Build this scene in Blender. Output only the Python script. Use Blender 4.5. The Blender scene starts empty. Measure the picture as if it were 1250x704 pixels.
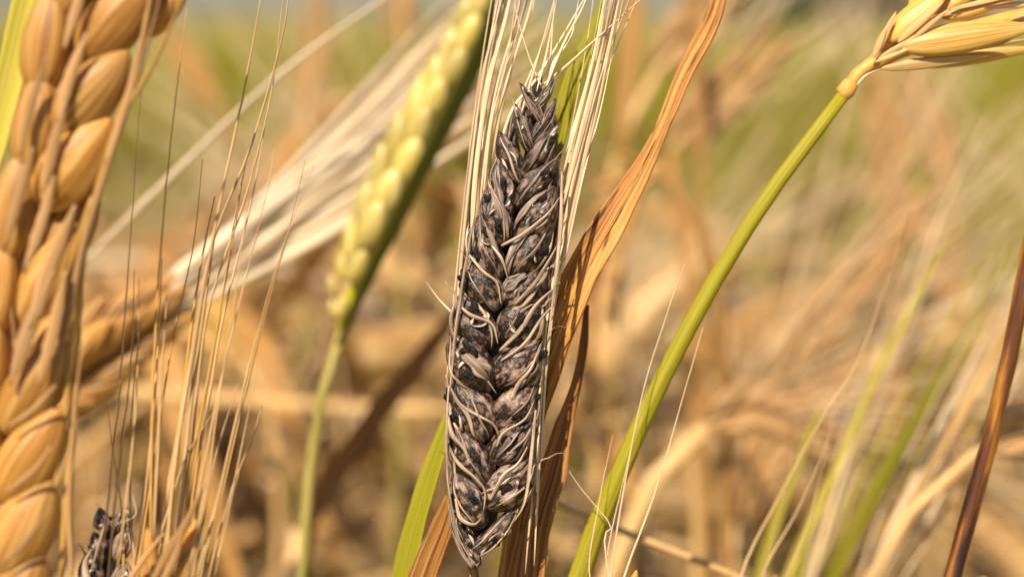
import bpy, math, random
import numpy as np
from mathutils import Vector, Matrix

# ------------------------------------------------------------------ camera, sky, sun, exposure
sc = bpy.context.scene
col = sc.collection
R = math.radians
T = 0.32                                   # tan of half the horizontal field of view
CAM = np.array([0.0, 0.0, 0.80])
PITCH = math.atan(0.174)
FWD = np.array([0, math.cos(PITCH), -math.sin(PITCH)])
UPV = np.array([0, math.sin(PITCH), math.cos(PITCH)])
RGT = np.array([1.0, 0, 0])
cd = bpy.data.cameras.new('camera'); cam = bpy.data.objects.new('camera', cd); col.objects.link(cam)
cam.location = CAM; cam.rotation_euler = (R(90) - PITCH, 0, 0)
cd.sensor_width = 36; cd.lens = 18 / T
cd.clip_start = 0.01; cd.clip_end = 2000
cd.dof.use_dof = True; cd.dof.focus_distance = 0.199; cd.dof.aperture_fstop = 10.0
sc.camera = cam

SUN_EL, SUN_AZ = R(52), R(203)             # azimuth measured clockwise from +Y: left of and behind the camera
w = bpy.data.worlds.new('World'); sc.world = w; w.use_nodes = True
nt = w.node_tree; nt.nodes.clear()
sky = nt.nodes.new('ShaderNodeTexSky'); sky.sky_type = 'NISHITA'; sky.sun_disc = False
sky.sun_elevation = SUN_EL; sky.sun_rotation = SUN_AZ; sky.dust_density = 1.0
bg = nt.nodes.new('ShaderNodeBackground'); bg.inputs[1].default_value = 0.06
ow = nt.nodes.new('ShaderNodeOutputWorld')
nt.links.new(sky.outputs[0], bg.inputs[0]); nt.links.new(bg.outputs[0], ow.inputs[0])
sd = bpy.data.lights.new('sun', 'SUN'); sun = bpy.data.objects.new('sun', sd); col.objects.link(sun)
sd.energy = 5.0; sd.angle = R(0.5); sd.color = (1.0, 0.87, 0.68)
sdir = Vector((math.sin(SUN_AZ) * math.cos(SUN_EL), math.cos(SUN_AZ) * math.cos(SUN_EL), math.sin(SUN_EL)))
sun.rotation_euler = sdir.to_track_quat('Z', 'Y').to_euler(); sun.location = (0, 0, 5)
vs = sc.view_settings
vs.view_transform = 'Standard'; vs.look = 'None'; vs.exposure = 0.61; vs.gamma = 1.0
sc.render.engine = 'CYCLES'
cy = sc.cycles
cy.use_denoising = True
try: cy.denoiser = 'OPENIMAGEDENOISE'
except Exception: pass
cy.max_bounces = 8; cy.diffuse_bounces = 4; cy.transmission_bounces = 4; cy.glossy_bounces = 3
cy.sample_clamp_indirect = 6

# ------------------------------------------------------------------ helpers
def P(px, py, d):
    """A point of the field, read off the photograph (1250 x 704) at distance d along the view."""
    return CAM + FWD * d + RGT * ((px - 625) / 625 * d * T) + UPV * ((352 - py) / 625 * d * T)
def PX(d): return d * T / 625              # metres per photo pixel at distance d
def nrm(v):
    v = np.asarray(v, float); return v / (np.linalg.norm(v) + 1e-12)
def V(*a): return np.array(a, float)

def spline(pts, n):
    """Catmull-Rom through the control points, n samples by length."""
    p = np.asarray(pts, float)
    if len(p) == 2: return p[0] + (p[1] - p[0]) * np.linspace(0, 1, n)[:, None]
    q = np.vstack([2 * p[0] - p[1], p, 2 * p[-1] - p[-2]])
    out = []
    for i in range(1, len(q) - 2):
        t = np.linspace(0, 1, 16, endpoint=False)[:, None]
        a, b, c, d = q[i - 1], q[i], q[i + 1], q[i + 2]
        out.append(0.5 * (2 * b + (c - a) * t + (2 * a - 5 * b + 4 * c - d) * t ** 2 + (3 * b - a - 3 * c + d) * t ** 3))
    out.append(p[-1:]); f = np.vstack(out)
    s = np.r_[0, np.cumsum(np.linalg.norm(np.diff(f, axis=0), axis=1))]
    u = np.linspace(0, s[-1], n)
    return np.stack([np.interp(u, s, f[:, k]) for k in range(f.shape[1])], 1)

def interp(vals, n):
    vals = np.atleast_1d(np.asarray(vals, float))
    if len(vals) == 1: return np.full(n, vals[0])
    return np.interp(np.linspace(0, 1, n), np.linspace(0, 1, len(vals)), vals)

def along(vals, pts, n):
    """Values given at the control points, sampled by length; else spread evenly."""
    vals = np.atleast_1d(np.asarray(vals, float)); p = np.asarray(pts, float)
    if len(vals) != len(p): return interp(vals, n)
    s = np.r_[0, np.cumsum(np.linalg.norm(np.diff(p, axis=0), axis=1))]
    return np.interp(np.linspace(0, s[-1], n), s, vals)

def frames(pts, hint):
    t = np.gradient(pts, axis=0); t /= np.linalg.norm(t, axis=1)[:, None] + 1e-12
    N = np.zeros_like(t); h = np.asarray(hint, float)
    for i in range(len(t)):
        h = h - t[i] * h.dot(t[i])
        if np.linalg.norm(h) < 1e-6: h = np.cross(t[i], V(1, 0.3, 0.2))
        h = nrm(h); N[i] = h
    return t, N, np.cross(t, N)

class MB:
    """Collects shells; build() links them as one mesh object."""
    def __init__(self): self.v = []; self.f = []; self.uv = []; self.n = 0
    def add(self, verts, faces, uvs):
        self.v.append(np.asarray(verts, float)); self.uv.append(np.asarray(uvs, float))
        self.f += [tuple(i + self.n for i in f) for f in faces]; self.n += len(verts)
    def tube(self, pts, r, sides=6, flat=1.0, hint=(0, -1, 0), twist=0.0, n=None):
        pts = np.asarray(pts, float)
        if n: r = along(r, pts, n); pts = spline(pts, n)
        n = len(pts); r = interp(r, n); fl = interp(flat, n)
        t, N, B = frames(pts, hint)
        tw = interp(twist if np.ndim(twist) else [0, twist], n)
        a = np.arange(sides) / sides * 2 * np.pi
        ln = np.r_[0, np.cumsum(np.linalg.norm(np.diff(pts, axis=0), axis=1))]
        vs, uv = [], []
        for i in range(n):
            N2 = N[i] * math.cos(tw[i]) + B[i] * math.sin(tw[i]); B2 = np.cross(t[i], N2)
            vs.append(pts[i] + r[i] * (np.cos(a)[:, None] * B2 + fl[i] * np.sin(a)[:, None] * N2))
            uv.append(np.stack([np.abs(a / np.pi - 1), np.full(sides, ln[i] * 100)], 1))
        vs.append(pts[:1]); vs.append(pts[-1:]); uv.append([[0.5, 0]]); uv.append([[0.5, ln[-1] * 100]])
        F = []
        for i in range(n - 1):
            for k in range(sides):
                k2 = (k + 1) % sides
                F.append((i * sides + k, i * sides + k2, (i + 1) * sides + k2, (i + 1) * sides + k))
        c0, c1 = n * sides, n * sides + 1
        for k in range(sides):
            k2 = (k + 1) % sides
            F.append((c0, k2, k)); F.append((c1, (n - 1) * sides + k, (n - 1) * sides + k2))
        self.add(np.vstack(vs), F, np.vstack(uv))
    def shell(self, G, N, th):
        """A thin closed shell over a grid of points G[i, j] with normals N (thickness th)."""
        a, b = G.shape[:2]; th = np.broadcast_to(np.asarray(th, float), (a, b))[..., None]
        top = (G + N * th / 2).reshape(-1, 3); bot = (G - N * th / 2).reshape(-1, 3); m = a * b
        dl = np.r_[0, np.cumsum(np.linalg.norm(np.diff(G[:, b // 2], axis=0), axis=1))] * 100
        uv = np.stack([np.broadcast_to(np.linspace(0, 1, b)[None], (a, b)), np.broadcast_to(dl[:, None], (a, b))], -1).reshape(-1, 2)
        F = []; I = lambda i, j: i * b + j
        for i in range(a - 1):
            for j in range(b - 1):
                F.append((I(i, j), I(i, j + 1), I(i + 1, j + 1), I(i + 1, j)))
                F.append((m + I(i, j), m + I(i + 1, j), m + I(i + 1, j + 1), m + I(i, j + 1)))
        ring = [I(0, j) for j in range(b)] + [I(i, b - 1) for i in range(1, a)] + [I(a - 1, j) for j in range(b - 2, -1, -1)] + [I(i, 0) for i in range(a - 2, 0, -1)]
        for k in range(len(ring)):
            x, y = ring[k], ring[(k + 1) % len(ring)]
            F.append((x, m + x, m + y, y))
        self.add(np.vstack([top, bot]), F, np.vstack([uv, uv]))
    def mesh(self, name, mat):
        me = bpy.data.meshes.new(name)
        v = np.vstack(self.v); me.from_pydata(v.tolist(), [], self.f)
        uvl = me.uv_layers.new(name='UVMap')
        li = np.zeros(len(me.loops), np.int32); me.loops.foreach_get('vertex_index', li)
        uvl.data.foreach_set('uv', np.vstack(self.uv)[li].astype(np.float32).ravel())
        me.polygons.foreach_set('use_smooth', np.ones(len(me.polygons), bool))
        me.materials.append(mat); me.update(); return me
    def build(self, name, mat, parent=None, origin=None):
        if origin is None and parent is not None: origin = np.array(parent['_o'])
        if origin is not None: self.v = [x - origin for x in self.v]
        o = bpy.data.objects.new(name, self.mesh(name, mat)); col.objects.link(o)
        if parent is not None: o.parent = parent
        return o

def thing(name, label, cat, loc, group=None):
    o = bpy.data.objects.new(name, None); col.objects.link(o)
    o.empty_display_size = 0.01
    o.location = loc; o['_o'] = [float(x) for x in loc]
    o['label'] = label; o['category'] = cat
    if group: o['group'] = group
    return o

def put(name, me, parent, pos, ax, out, s=(1, 1, 1)):
    """A mesh with its axis on +Z and its outer side on +Y, placed under a thing."""
    z = nrm(ax); y = np.asarray(out, float); y = nrm(y - z * y.dot(z)); x = np.cross(y, z)
    m = np.eye(4); m[:3, 0] = x * s[0]; m[:3, 1] = y * s[1]; m[:3, 2] = z * s[2]; m[:3, 3] = pos - np.array(parent['_o'])
    o = bpy.data.objects.new(name, me); col.objects.link(o); o.parent = parent
    o.matrix_local = Matrix(m.tolist()); return o

def rooted(pts, spread=0.06, lean=0.5):
    """Carries a path that leaves the picture on down to the ground."""
    p = [np.asarray(q, float) for q in pts]
    d = nrm(p[-1] - p[-2]); e = p[-1]
    if d[2] > -0.35: d = nrm(V(d[0], d[1], -0.5))
    k = e + d * spread; p.append(k)
    h = k[2]; foot = V(k[0] + d[0] * h * lean * 0.3, k[1] + d[1] * h * lean * 0.3, 0.0)
    p.append(k * 0.55 + foot * 0.45 + V(d[0], d[1], 0) * 0.02); p.append(foot + V(0, 0, -0.004))
    return p

# ------------------------------------------------------------------ materials
def mat(name, cols, su=6, sv=0.6, rough=0.6, trans=0.25, bump=0.3, spec=0.3, sss=0.0, detail=5, pos=(0.3, 0.5, 0.7), blotch=None, bdist=0.0002):
    m = bpy.data.materials.new(name); m.use_nodes = True; t = m.node_tree; n = t.nodes; L = t.links
    pb = n['Principled BSDF']; out = n['Material Output']
    uv = n.new('ShaderNodeTexCoord'); mp = n.new('ShaderNodeMapping'); mp.inputs['Scale'].default_value = (su, sv, 1)
    oi = n.new('ShaderNodeObjectInfo'); cb = n.new('ShaderNodeCombineXYZ'); ml = n.new('ShaderNodeMath'); ml.operation = 'MULTIPLY'; ml.inputs[1].default_value = 57.0
    L.new(oi.outputs['Random'], ml.inputs[0]); L.new(ml.outputs[0], cb.inputs[0]); L.new(ml.outputs[0], cb.inputs[2]); L.new(ml.outputs[0], cb.inputs[1])
    L.new(cb.outputs[0], mp.inputs['Location'])
    L.new(uv.outputs['UV'], mp.inputs['Vector'])
    nz = n.new('ShaderNodeTexNoise'); nz.inputs['Scale'].default_value = 1.0; nz.inputs['Detail'].default_value = detail; nz.inputs['Roughness'].default_value = 0.6
    L.new(mp.outputs[0], nz.inputs['Vector'])
    rp = n.new('ShaderNodeValToRGB'); cr = rp.color_ramp
    while len(cr.elements) < len(cols): cr.elements.new(0.5)
    ps = np.linspace(pos[0], pos[-1], len(cols)) if len(pos) != len(cols) else pos
    for e, c, q in zip(cr.elements, cols, ps): e.position = q; e.color = (*c, 1)
    L.new(nz.outputs['Fac'], rp.inputs[0]); c_out = rp.outputs[0]
    if blotch:
        n2 = n.new('ShaderNodeTexNoise'); n2.inputs['Scale'].default_value = 1.0; n2.inputs['Detail'].default_value = 3
        m2 = n.new('ShaderNodeMapping'); m2.inputs['Scale'].default_value = (blotch[1], blotch[2], 1)
        L.new(uv.outputs['UV'], m2.inputs[0]); L.new(cb.outputs[0], m2.inputs['Location']); L.new(m2.outputs[0], n2.inputs['Vector'])
        r2 = n.new('ShaderNodeValToRGB'); r2.color_ramp.elements[0].position = blotch[3]; r2.color_ramp.elements[1].position = blotch[3] + 0.08
        mx = n.new('ShaderNodeMix'); mx.data_type = 'RGBA'
        L.new(n2.outputs['Fac'], r2.inputs[0]); L.new(r2.outputs[0], mx.inputs[0]); L.new(c_out, mx.inputs[6]); mx.inputs[7].default_value = (*blotch[0], 1)
        c_out = mx.outputs[2]
    # each object its own slight tint
    hs = n.new('ShaderNodeHueSaturation'); mr = n.new('ShaderNodeMapRange'); mr.inputs[3].default_value = 0.8; mr.inputs[4].default_value = 1.2
    L.new(oi.outputs['Random'], mr.inputs[0]); L.new(mr.outputs[0], hs.inputs['Value']); L.new(c_out, hs.inputs['Color']); c_out = hs.outputs[0]
    L.new(c_out, pb.inputs['Base Color'])
    pb.inputs['Roughness'].default_value = rough; pb.inputs['Specular IOR Level'].default_value = spec
    if sss:
        pb.inputs['Subsurface Weight'].default_value = sss; pb.inputs['Subsurface Radius'].default_value = (1.0, 0.5, 0.2); pb.inputs['Subsurface Scale'].default_value = 0.0015
    if bump:
        bp = n.new('ShaderNodeBump'); bp.inputs['Strength'].default_value = bump; bp.inputs['Distance'].default_value = bdist
        L.new(nz.outputs['Fac'], bp.inputs['Height']); L.new(bp.outputs[0], pb.inputs['Normal'])
    if trans:
        tr = n.new('ShaderNodeBsdfTranslucent'); ms = n.new('ShaderNodeMixShader'); ms.inputs[0].default_value = trans
        L.new(c_out, tr.inputs[0]); L.new(pb.outputs[0], ms.inputs[1]); L.new(tr.outputs[0], ms.inputs[2]); L.new(ms.outputs[0], out.inputs[0])
    return m

M = dict(
    smut=mat('smut_body', [(0.22, 0.105, 0.04), (0.11, 0.058, 0.034), (0.012, 0.007, 0.006), (0.011, 0.007, 0.006), (0.15, 0.092, 0.070), (0.26, 0.175, 0.135), (0.46, 0.345, 0.28)], su=3.6, sv=3.8, rough=0.42, trans=0, bump=1.0, pos=(0.30, 0.39, 0.435, 0.51, 0.55, 0.63, 0.73), spec=0.5, bdist=0.0005),
    spores=mat('smut_spores', [(0.006, 0.004, 0.004), (0.012, 0.008, 0.007), (0.07, 0.05, 0.042)], su=9, sv=9, rough=0.6, trans=0, bump=1.0, bdist=0.0004),
    husk=mat('grey_husk', [(0.06, 0.036, 0.026), (0.24, 0.165, 0.125), (0.60, 0.475, 0.39)], su=9, sv=2.0, rough=0.5, trans=0.15, bump=0.6, pos=(0.3, 0.5, 0.68), spec=0.45, blotch=((0.018, 0.010, 0.008), 3.2, 3.0, 0.57)),
    torn=mat('torn_husk_rim', [(0.46, 0.36, 0.29), (0.78, 0.68, 0.60)], su=5, sv=6, rough=0.4, trans=0.15, bump=0.4, spec=0.5),
    strand=mat('husk_strand', [(0.14, 0.08, 0.05), (0.40, 0.28, 0.19), (0.72, 0.57, 0.44)], su=3, sv=2.5, rough=0.45, trans=0.1, bump=0.4, spec=0.45),
    awn=mat('pale_awn', [(0.56, 0.37, 0.19), (0.80, 0.61, 0.38), (0.90, 0.77, 0.56)], su=3, sv=0.8, rough=0.3, trans=0.25, bump=0.3, spec=0.7),
    awn_sunlit=mat('sunlit_awn', [(0.66, 0.48, 0.28), (0.86, 0.72, 0.52), (0.93, 0.84, 0.68)], su=3, sv=0.8, rough=0.28, trans=0.3, bump=0.2, spec=0.8),  # lit copy of the pale awn: sunlight and glint put into the colour
    awn_brown=mat('brown_awn', [(0.44, 0.24, 0.10), (0.66, 0.43, 0.20), (0.80, 0.60, 0.34)], su=2, sv=0.7, rough=0.4, trans=0.2, bump=0.2, spec=0.45),
    awn_gold=mat('gold_awn', [(0.48, 0.24, 0.05), (0.62, 0.36, 0.09), (0.70, 0.46, 0.16)], su=3, sv=0.4, rough=0.35, trans=0.25, bump=0.2, spec=0.45),
    gold=mat('golden_kernel', [(0.24, 0.095, 0.018), (0.44, 0.215, 0.042), (0.64, 0.41, 0.15)], su=9, sv=0.7, rough=0.48, trans=0.0, bump=0.5, sss=0.7, spec=0.4),
    goldhusk=mat('golden_glume', [(0.36, 0.175, 0.06), (0.50, 0.285, 0.115), (0.64, 0.43, 0.22)], su=7, sv=0.5, rough=0.42, trans=0.25, bump=0.4, spec=0.45),
    paleear=mat('pale_yellow_kernel', [(0.40, 0.20, 0.035), (0.58, 0.36, 0.08), (0.70, 0.51, 0.20)], su=7, sv=0.8, rough=0.42, trans=0.0, bump=0.5, sss=0.4, spec=0.5),
    greenear=mat('ripening_kernel', [(0.40, 0.31, 0.06), (0.53, 0.42, 0.12), (0.68, 0.58, 0.28)], su=4, sv=0.8, rough=0.35, trans=0.0, bump=0.2, sss=0.4, spec=0.5),
    neck=mat('orange_neck', [(0.50, 0.25, 0.05), (0.66, 0.38, 0.10)], su=4, sv=4, rough=0.45, trans=0.1, bump=0.5),
    green=mat('green_stem', [(0.25, 0.215, 0.008), (0.38, 0.33, 0.012), (0.50, 0.42, 0.03)], su=13, sv=0.25, rough=0.5, trans=0.12, bump=0.6, spec=0.35, blotch=((0.30, 0.20, 0.03), 3, 1.6, 0.68)),
    leafgreen=mat('green_leaf', [(0.25, 0.235, 0.010), (0.37, 0.34, 0.018), (0.50, 0.44, 0.04)], su=9, sv=0.2, rough=0.42, trans=0.35, bump=0.3),
    yellowleaf=mat('yellow_green_leaf', [(0.40, 0.36, 0.04), (0.55, 0.47, 0.07), (0.62, 0.52, 0.14)], su=8, sv=0.2, rough=0.42, trans=0.35, bump=0.3),
    darkgreen=mat('dark_green_leaf', [(0.09, 0.10, 0.006), (0.17, 0.17, 0.012)], su=5, sv=0.3, rough=0.45, trans=0.1, bump=0.15),  # the leaf's own dark green
    dead=mat('dead_leaf', [(0.18, 0.055, 0.013), (0.46, 0.195, 0.045), (0.66, 0.36, 0.10), (0.78, 0.55, 0.27)], su=19, sv=0.28, rough=0.5, trans=0.28, bump=0.9, pos=(0.36, 0.47, 0.57, 0.74), blotch=((0.10, 0.034, 0.012), 6, 1.3, 0.60), bdist=0.0003),
    deaddark=mat('dead_leaf_dark', [(0.11, 0.035, 0.012), (0.29, 0.11, 0.03), (0.46, 0.21, 0.065), (0.58, 0.34, 0.14)], su=14, sv=0.2, rough=0.5, trans=0.22, bump=0.7, pos=(0.32, 0.46, 0.56, 0.72), bdist=0.0003),
    darkstem=mat('dark_brown_stem', [(0.025, 0.008, 0.004), (0.10, 0.032, 0.006), (0.36, 0.15, 0.016)], su=2.2, sv=0.45, rough=0.32, trans=0.0, bump=0.2, spec=0.5, pos=(0.38, 0.5, 0.64)),
    straw=mat('straw', [(0.44, 0.24, 0.08), (0.62, 0.39, 0.16), (0.75, 0.55, 0.29)], su=5, sv=0.25, rough=0.45, trans=0.15, bump=0.25),
    straworange=mat('orange_straw', [(0.23, 0.10, 0.028), (0.43, 0.22, 0.062), (0.60, 0.36, 0.13)], su=5, sv=0.25, rough=0.5, trans=0.2, bump=0.25),
    tan=mat('tan_crop', [(0.28, 0.155, 0.055), (0.50, 0.315, 0.13), (0.71, 0.53, 0.28)], su=4, sv=0.5, rough=0.55, trans=0.22, bump=0.2),
    mixcrop=mat('mixed_crop', [(0.17, 0.15, 0.02), (0.29, 0.22, 0.045), (0.42, 0.27, 0.075), (0.60, 0.41, 0.17)], su=4, sv=0.5, rough=0.55, trans=0.25, bump=0.2, pos=(0.35, 0.46, 0.55, 0.66)),
    rust=mat('rusty_undergrowth', [(0.09, 0.048, 0.014), (0.20, 0.11, 0.034), (0.40, 0.25, 0.09), (0.60, 0.42, 0.19)], su=4, sv=0.5, rough=0.6, trans=0.2, bump=0.2, pos=(0.36, 0.46, 0.55, 0.68)),  # dry leaf colours, dark tones painted in for shade deep in the crop
    olive=mat('olive_crop', [(0.22, 0.20, 0.04), (0.38, 0.32, 0.08), (0.54, 0.43, 0.16)], su=4, sv=0.5, rough=0.55, trans=0.25, bump=0.2),
)
rng = random.Random(7)
nr = np.random.RandomState(7)

# ------------------------------------------------------------------ ground, far field
def ground_material():
    m = bpy.data.materials.new('field_soil'); m.use_nodes = True; t = m.node_tree; n = t.nodes; L = t.links
    pb = n['Principled BSDF']; tc = n.new('ShaderNodeTexCoord')
    n1 = n.new('ShaderNodeTexNoise'); n1.inputs['Scale'].default_value = 1.3; n1.inputs['Detail'].default_value = 9
    rp = n.new('ShaderNodeValToRGB'); e = rp.color_ramp.elements
    e[0].position = 0.35; e[0].color = (0.14, 0.10, 0.035, 1); e[1].position = 0.65; e[1].color = (0.36, 0.26, 0.11, 1)
    x = e.new(0.5); x.color = (0.20, 0.18, 0.05, 1)
    L.new(tc.outputs['Object'], n1.inputs['Vector']); L.new(n1.outputs['Fac'], rp.inputs[0]); L.new(rp.outputs[0], pb.inputs['Base Color'])
    pb.inputs['Roughness'].default_value = 0.95
    return m
g = MB()
gx = np.concatenate([[-900, -200, -60], np.linspace(-20, 20, 21), [60, 200, 900]]); gy = np.concatenate([[-40, -8], np.linspace(-2, 18, 21), [40, 120, 400, 1200]])
gv = [(x, y, -0.002 + 0.012 * math.sin(x * 2.1) * math.cos(y * 1.7)) for y in gy for x in gx]
nx = len(gx)
g.add(gv, [(j * nx + i, j * nx + i + 1, (j + 1) * nx + i + 1, (j + 1) * nx + i) for j in range(len(gy) - 1) for i in range(nx - 1)], [(v[0], v[1]) for v in gv])
go = g.build('ground', ground_material()); go['kind'] = 'structure'

def mass(name, mtl, n, y0, y1, hgt, ear=True, wid=0.0022, seed=1, grow=0.0, lean=0.16, pw=1.0):
    """A stand of blades and stalks that nobody could count, as one mesh."""
    r = np.random.RandomState(seed)
    y = y0 + (y1 - y0) * r.rand(n) ** pw; x = (r.rand(n) * 2 - 1) * (y * 0.40 + 0.35)
    h = hgt * (0.75 + 0.4 * r.rand(n)); az = r.rand(n) * 2 * np.pi; ln = lean * (0.3 + r.rand(n)) * h
    wd = wid * (0.7 + 0.8 * r.rand(n)) * (1 + grow * y)
    ts = np.array([0, 0.4, 0.75, 0.9, 1.0])
    droop = (0.5 + r.rand(n)) * 0.05 * h
    if ear: rad = np.array([1.0, 0.9, 0.8, 2.6, 0.3])
    else: rad = np.array([1.0, 1.3, 1.2, 0.8, 0.15])
    vs = np.zeros((n, len(ts), 3, 3))
    for i, t in enumerate(ts):
        cx = x + np.cos(az) * ln * t ** 2; cyy = y + np.sin(az) * ln * t ** 2; cz = h * t - droop * t ** 6
        for k in range(3):
            a = k * 2 * np.pi / 3 + az
            vs[:, i, k, 0] = cx + np.cos(a) * wd * rad[i]; vs[:, i, k, 1] = cyy + np.sin(a) * wd * rad[i]; vs[:, i, k, 2] = cz
    m5 = len(ts); base = np.arange(n)[:, None] * (m5 * 3)
    q = []
    for i in range(m5 - 1):
        for k in range(3):
            k2 = (k + 1) % 3
            q.append([i * 3 + k, i * 3 + k2, (i + 1) * 3 + k2, (i + 1) * 3 + k])
    F = (base[:, None, :] + np.array(q)[None]).reshape(-1, 4)
    me = bpy.data.meshes.new(name); nv = n * m5 * 3; nf = len(F)
    me.vertices.add(nv); me.vertices.foreach_set('co', vs.ravel())
    me.loops.add(nf * 4); me.loops.foreach_set('vertex_index', F.ravel().astype(np.int32))
    me.polygons.add(nf); me.polygons.foreach_set('loop_start', np.arange(0, nf * 4, 4, dtype=np.int32))
    me.update(calc_edges=True); me.validate()
    u = me.uv_layers.new(name='UVMap'); co = vs.reshape(-1, 3)[F.ravel()]
    uvv = np.stack([co[:, 0] * 3, co[:, 1] * 3], 1) + np.repeat(r.rand(n), (m5 - 1) * 12)[:, None] * 50
    u.data.foreach_set('uv', uvv.astype(np.float32).ravel())
    me.polygons.foreach_set('use_smooth', np.ones(nf, bool)); me.materials.append(mtl)
    o = bpy.data.objects.new(name, me); col.objects.link(o); o['kind'] = 'stuff'
    return o
def stuff_label(o, label, cat): o['label'] = label; o['category'] = cat
stuff_label(mass('barley_crop', M['mixcrop'], 9000, 1.15, 9, 0.52, seed=2, grow=0.25, pw=1.4), 'blurred tan barley crop covering the field behind', 'crop')
stuff_label(mass('far_crop', M['olive'], 9000, 6, 60, 0.50, seed=3, grow=0.35, pw=1.5), 'far olive and straw coloured crop under the horizon', 'crop')
stuff_label(mass('green_weeds', M['leafgreen'], 13000, 1.0, 11, 0.55, ear=False, seed=4, grow=0.3, lean=0.3, wid=0.004, pw=1.2), 'soft green weeds growing among the distant barley', 'weeds')
stuff_label(mass('undergrowth', M['rust'], 9000, 0.42, 1.6, 0.41, ear=False, seed=5, lean=0.35, wid=0.0035), 'orange dry leaves and stubble low in the crop', 'undergrowth')

# ------------------------------------------------------------------ plant pieces
def kernel_mesh(name, mtl, L=0.0095, W=0.0044, Th=0.0036, sides=18, rings=16, ridge=0.03, beak=0.5, seed=0, lump=0.0, bow=0.0):
    r = np.random.RandomState(seed); b = MB()
    a = np.arange(sides) / sides * 2 * np.pi; vs, uv = [], []
    ph = r.rand(6) * 6.28
    for i in range(rings + 1):
        t = i / rings; tt = 0.5 - 0.5 * math.cos(math.pi * t)
        pr = 1.66 * (max(tt, 0) ** 0.55) * (max(1 - tt, 0) ** (0.62 + 0.3 * beak)) * (1 - 0.12 * beak) + 0.025
        for k in range(sides):
            rr = pr * (1 + ridge * math.cos(5 * a[k]) + lump * (math.sin(3 * a[k] + ph[0] + 4 * tt) * math.sin(7 * tt + ph[1]) + 0.6 * math.sin(6 * a[k] + ph[2] - 9 * tt) * math.cos(12 * tt + ph[3])))
            vs.append((math.cos(a[k]) * rr * W / 2, math.sin(a[k]) * rr * Th / 2 + bow * math.sin(math.pi * tt), tt * L))
            uv.append((abs(a[k] / math.pi - 1) * 2, tt * L * 100))
    F = [(i * sides + k, i * sides + (k + 1) % sides, (i + 1) * sides + (k + 1) % sides, (i + 1) * sides + k) for i in range(rings) for k in range(sides)]
    F.append(tuple(range(sides - 1, -1, -1))); F.append(tuple(rings * sides + k for k in range(sides)))
    b.add(vs, F, uv); return b.mesh(name, mtl)
KM = {k: [kernel_mesh('kernel', M[m], seed=s + 3, lump=0.03, **(dict(W=0.0060, Th=0.0052, L=0.0088, beak=0.0) if k == 'green' else dict(W=0.0052, Th=0.0042))) for s in range(3)] for k, m in (('gold', 'gold'), ('pale', 'paleear'), ('green', 'greenear'), ('straw', 'goldhusk'))}
GL = {k: kernel_mesh('glume', M[m], L=0.010, W=0.0013, Th=0.0007, sides=8, rings=10, beak=0.9, bow=0.0005) for k, m in (('gold', 'goldhusk'), ('pale', 'straw'), ('green', 'greenear'), ('straw', 'goldhusk'))}

def leaf(parent, pts, w, mtl, name='leaf', hint=(0, -1, 0), twist=0.0, fold=0.25, n=40, nx=9, th=0.00022, ripple=0.0, veins=0.0, seed=0, curl=0.0):
    p = spline(pts, n); t, N, B = frames(p, hint); w = along(w, pts, n); tw = interp([0, twist], n) if not np.ndim(twist) else along(list(twist) + [twist[-1]] * (len(pts) - len(twist)), pts, n)
    r = np.random.RandomState(seed); ph = r.rand(8) * 6.28
    G = np.zeros((n, nx, 3)); NN = np.zeros((n, nx, 3)); xs = np.linspace(-1, 1, nx)
    for i in range(n):
        N2 = N[i] * math.cos(tw[i]) + B[i] * math.sin(tw[i]); B2 = np.cross(t[i], N2); s = i / (n - 1)
        for j, x in enumerate(xs):
            cz = fold * abs(x) + curl * x * x + ripple * math.sin(9 * s * 2 + ph[0] + x * 2.5) * abs(x) + veins * (math.sin(x * 11 + ph[2] + 1.5 * math.sin(5 * s)) + 0.6 * math.sin(x * 23 + ph[3]))
            edge = 1 + 0.05 * math.sin(31 * s + ph[1] + x) + 0.04 * math.sin(73 * s + ph[4])
            G[i, j] = p[i] + B2 * x * w[i] / 2 * (edge if abs(x) > 0.9 else 1) + N2 * cz * w[i] / 2; NN[i, j] = N2
    b = MB(); b.shell(G, NN, th); return b.build(name, mtl, parent)

def stem(parent, pts, r, mtl, name='stem', sides=10, n=60):
    b = MB(); b.tube(pts, r, sides=sides, n=n); return b.build(name, mtl, parent)
def awn(parent, pts, w, mtl, name='awn', flat=0.55, sides=6, n=26, taper=0.35, twist=1.2):
    b = MB(); b.tube(pts, [w * 0.2, w / 2, w / 2, w / 2 * 0.95, w / 2 * 0.85, w / 2 * 0.75, w / 2 * 0.6, w / 2 * taper], sides=sides, flat=flat, n=n, twist=twist); return b.build(name, mtl, parent)

AWN_CACHE = {}
def awn_mesh(mtl, L, w, bend, seed):
    k = (mtl.name, round(L, 3), round(w, 5), round(bend, 2), seed)
    if k not in AWN_CACHE:
        r = np.random.RandomState(seed); s = np.linspace(0, 1, 14)[:, None]
        p = np.hstack([(r.rand() - 0.5) * 0.05 * L * s ** 2, bend * L * s ** 2 - 0 * s, L * s])
        b = MB(); b.tube(p, [w / 2, w / 2 * 0.8, w * 0.12], sides=5, flat=0.6, hint=(0, 1, 0), twist=1.0); AWN_CACHE[k] = b.mesh('awn', mtl)
    return AWN_CACHE[k]

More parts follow.
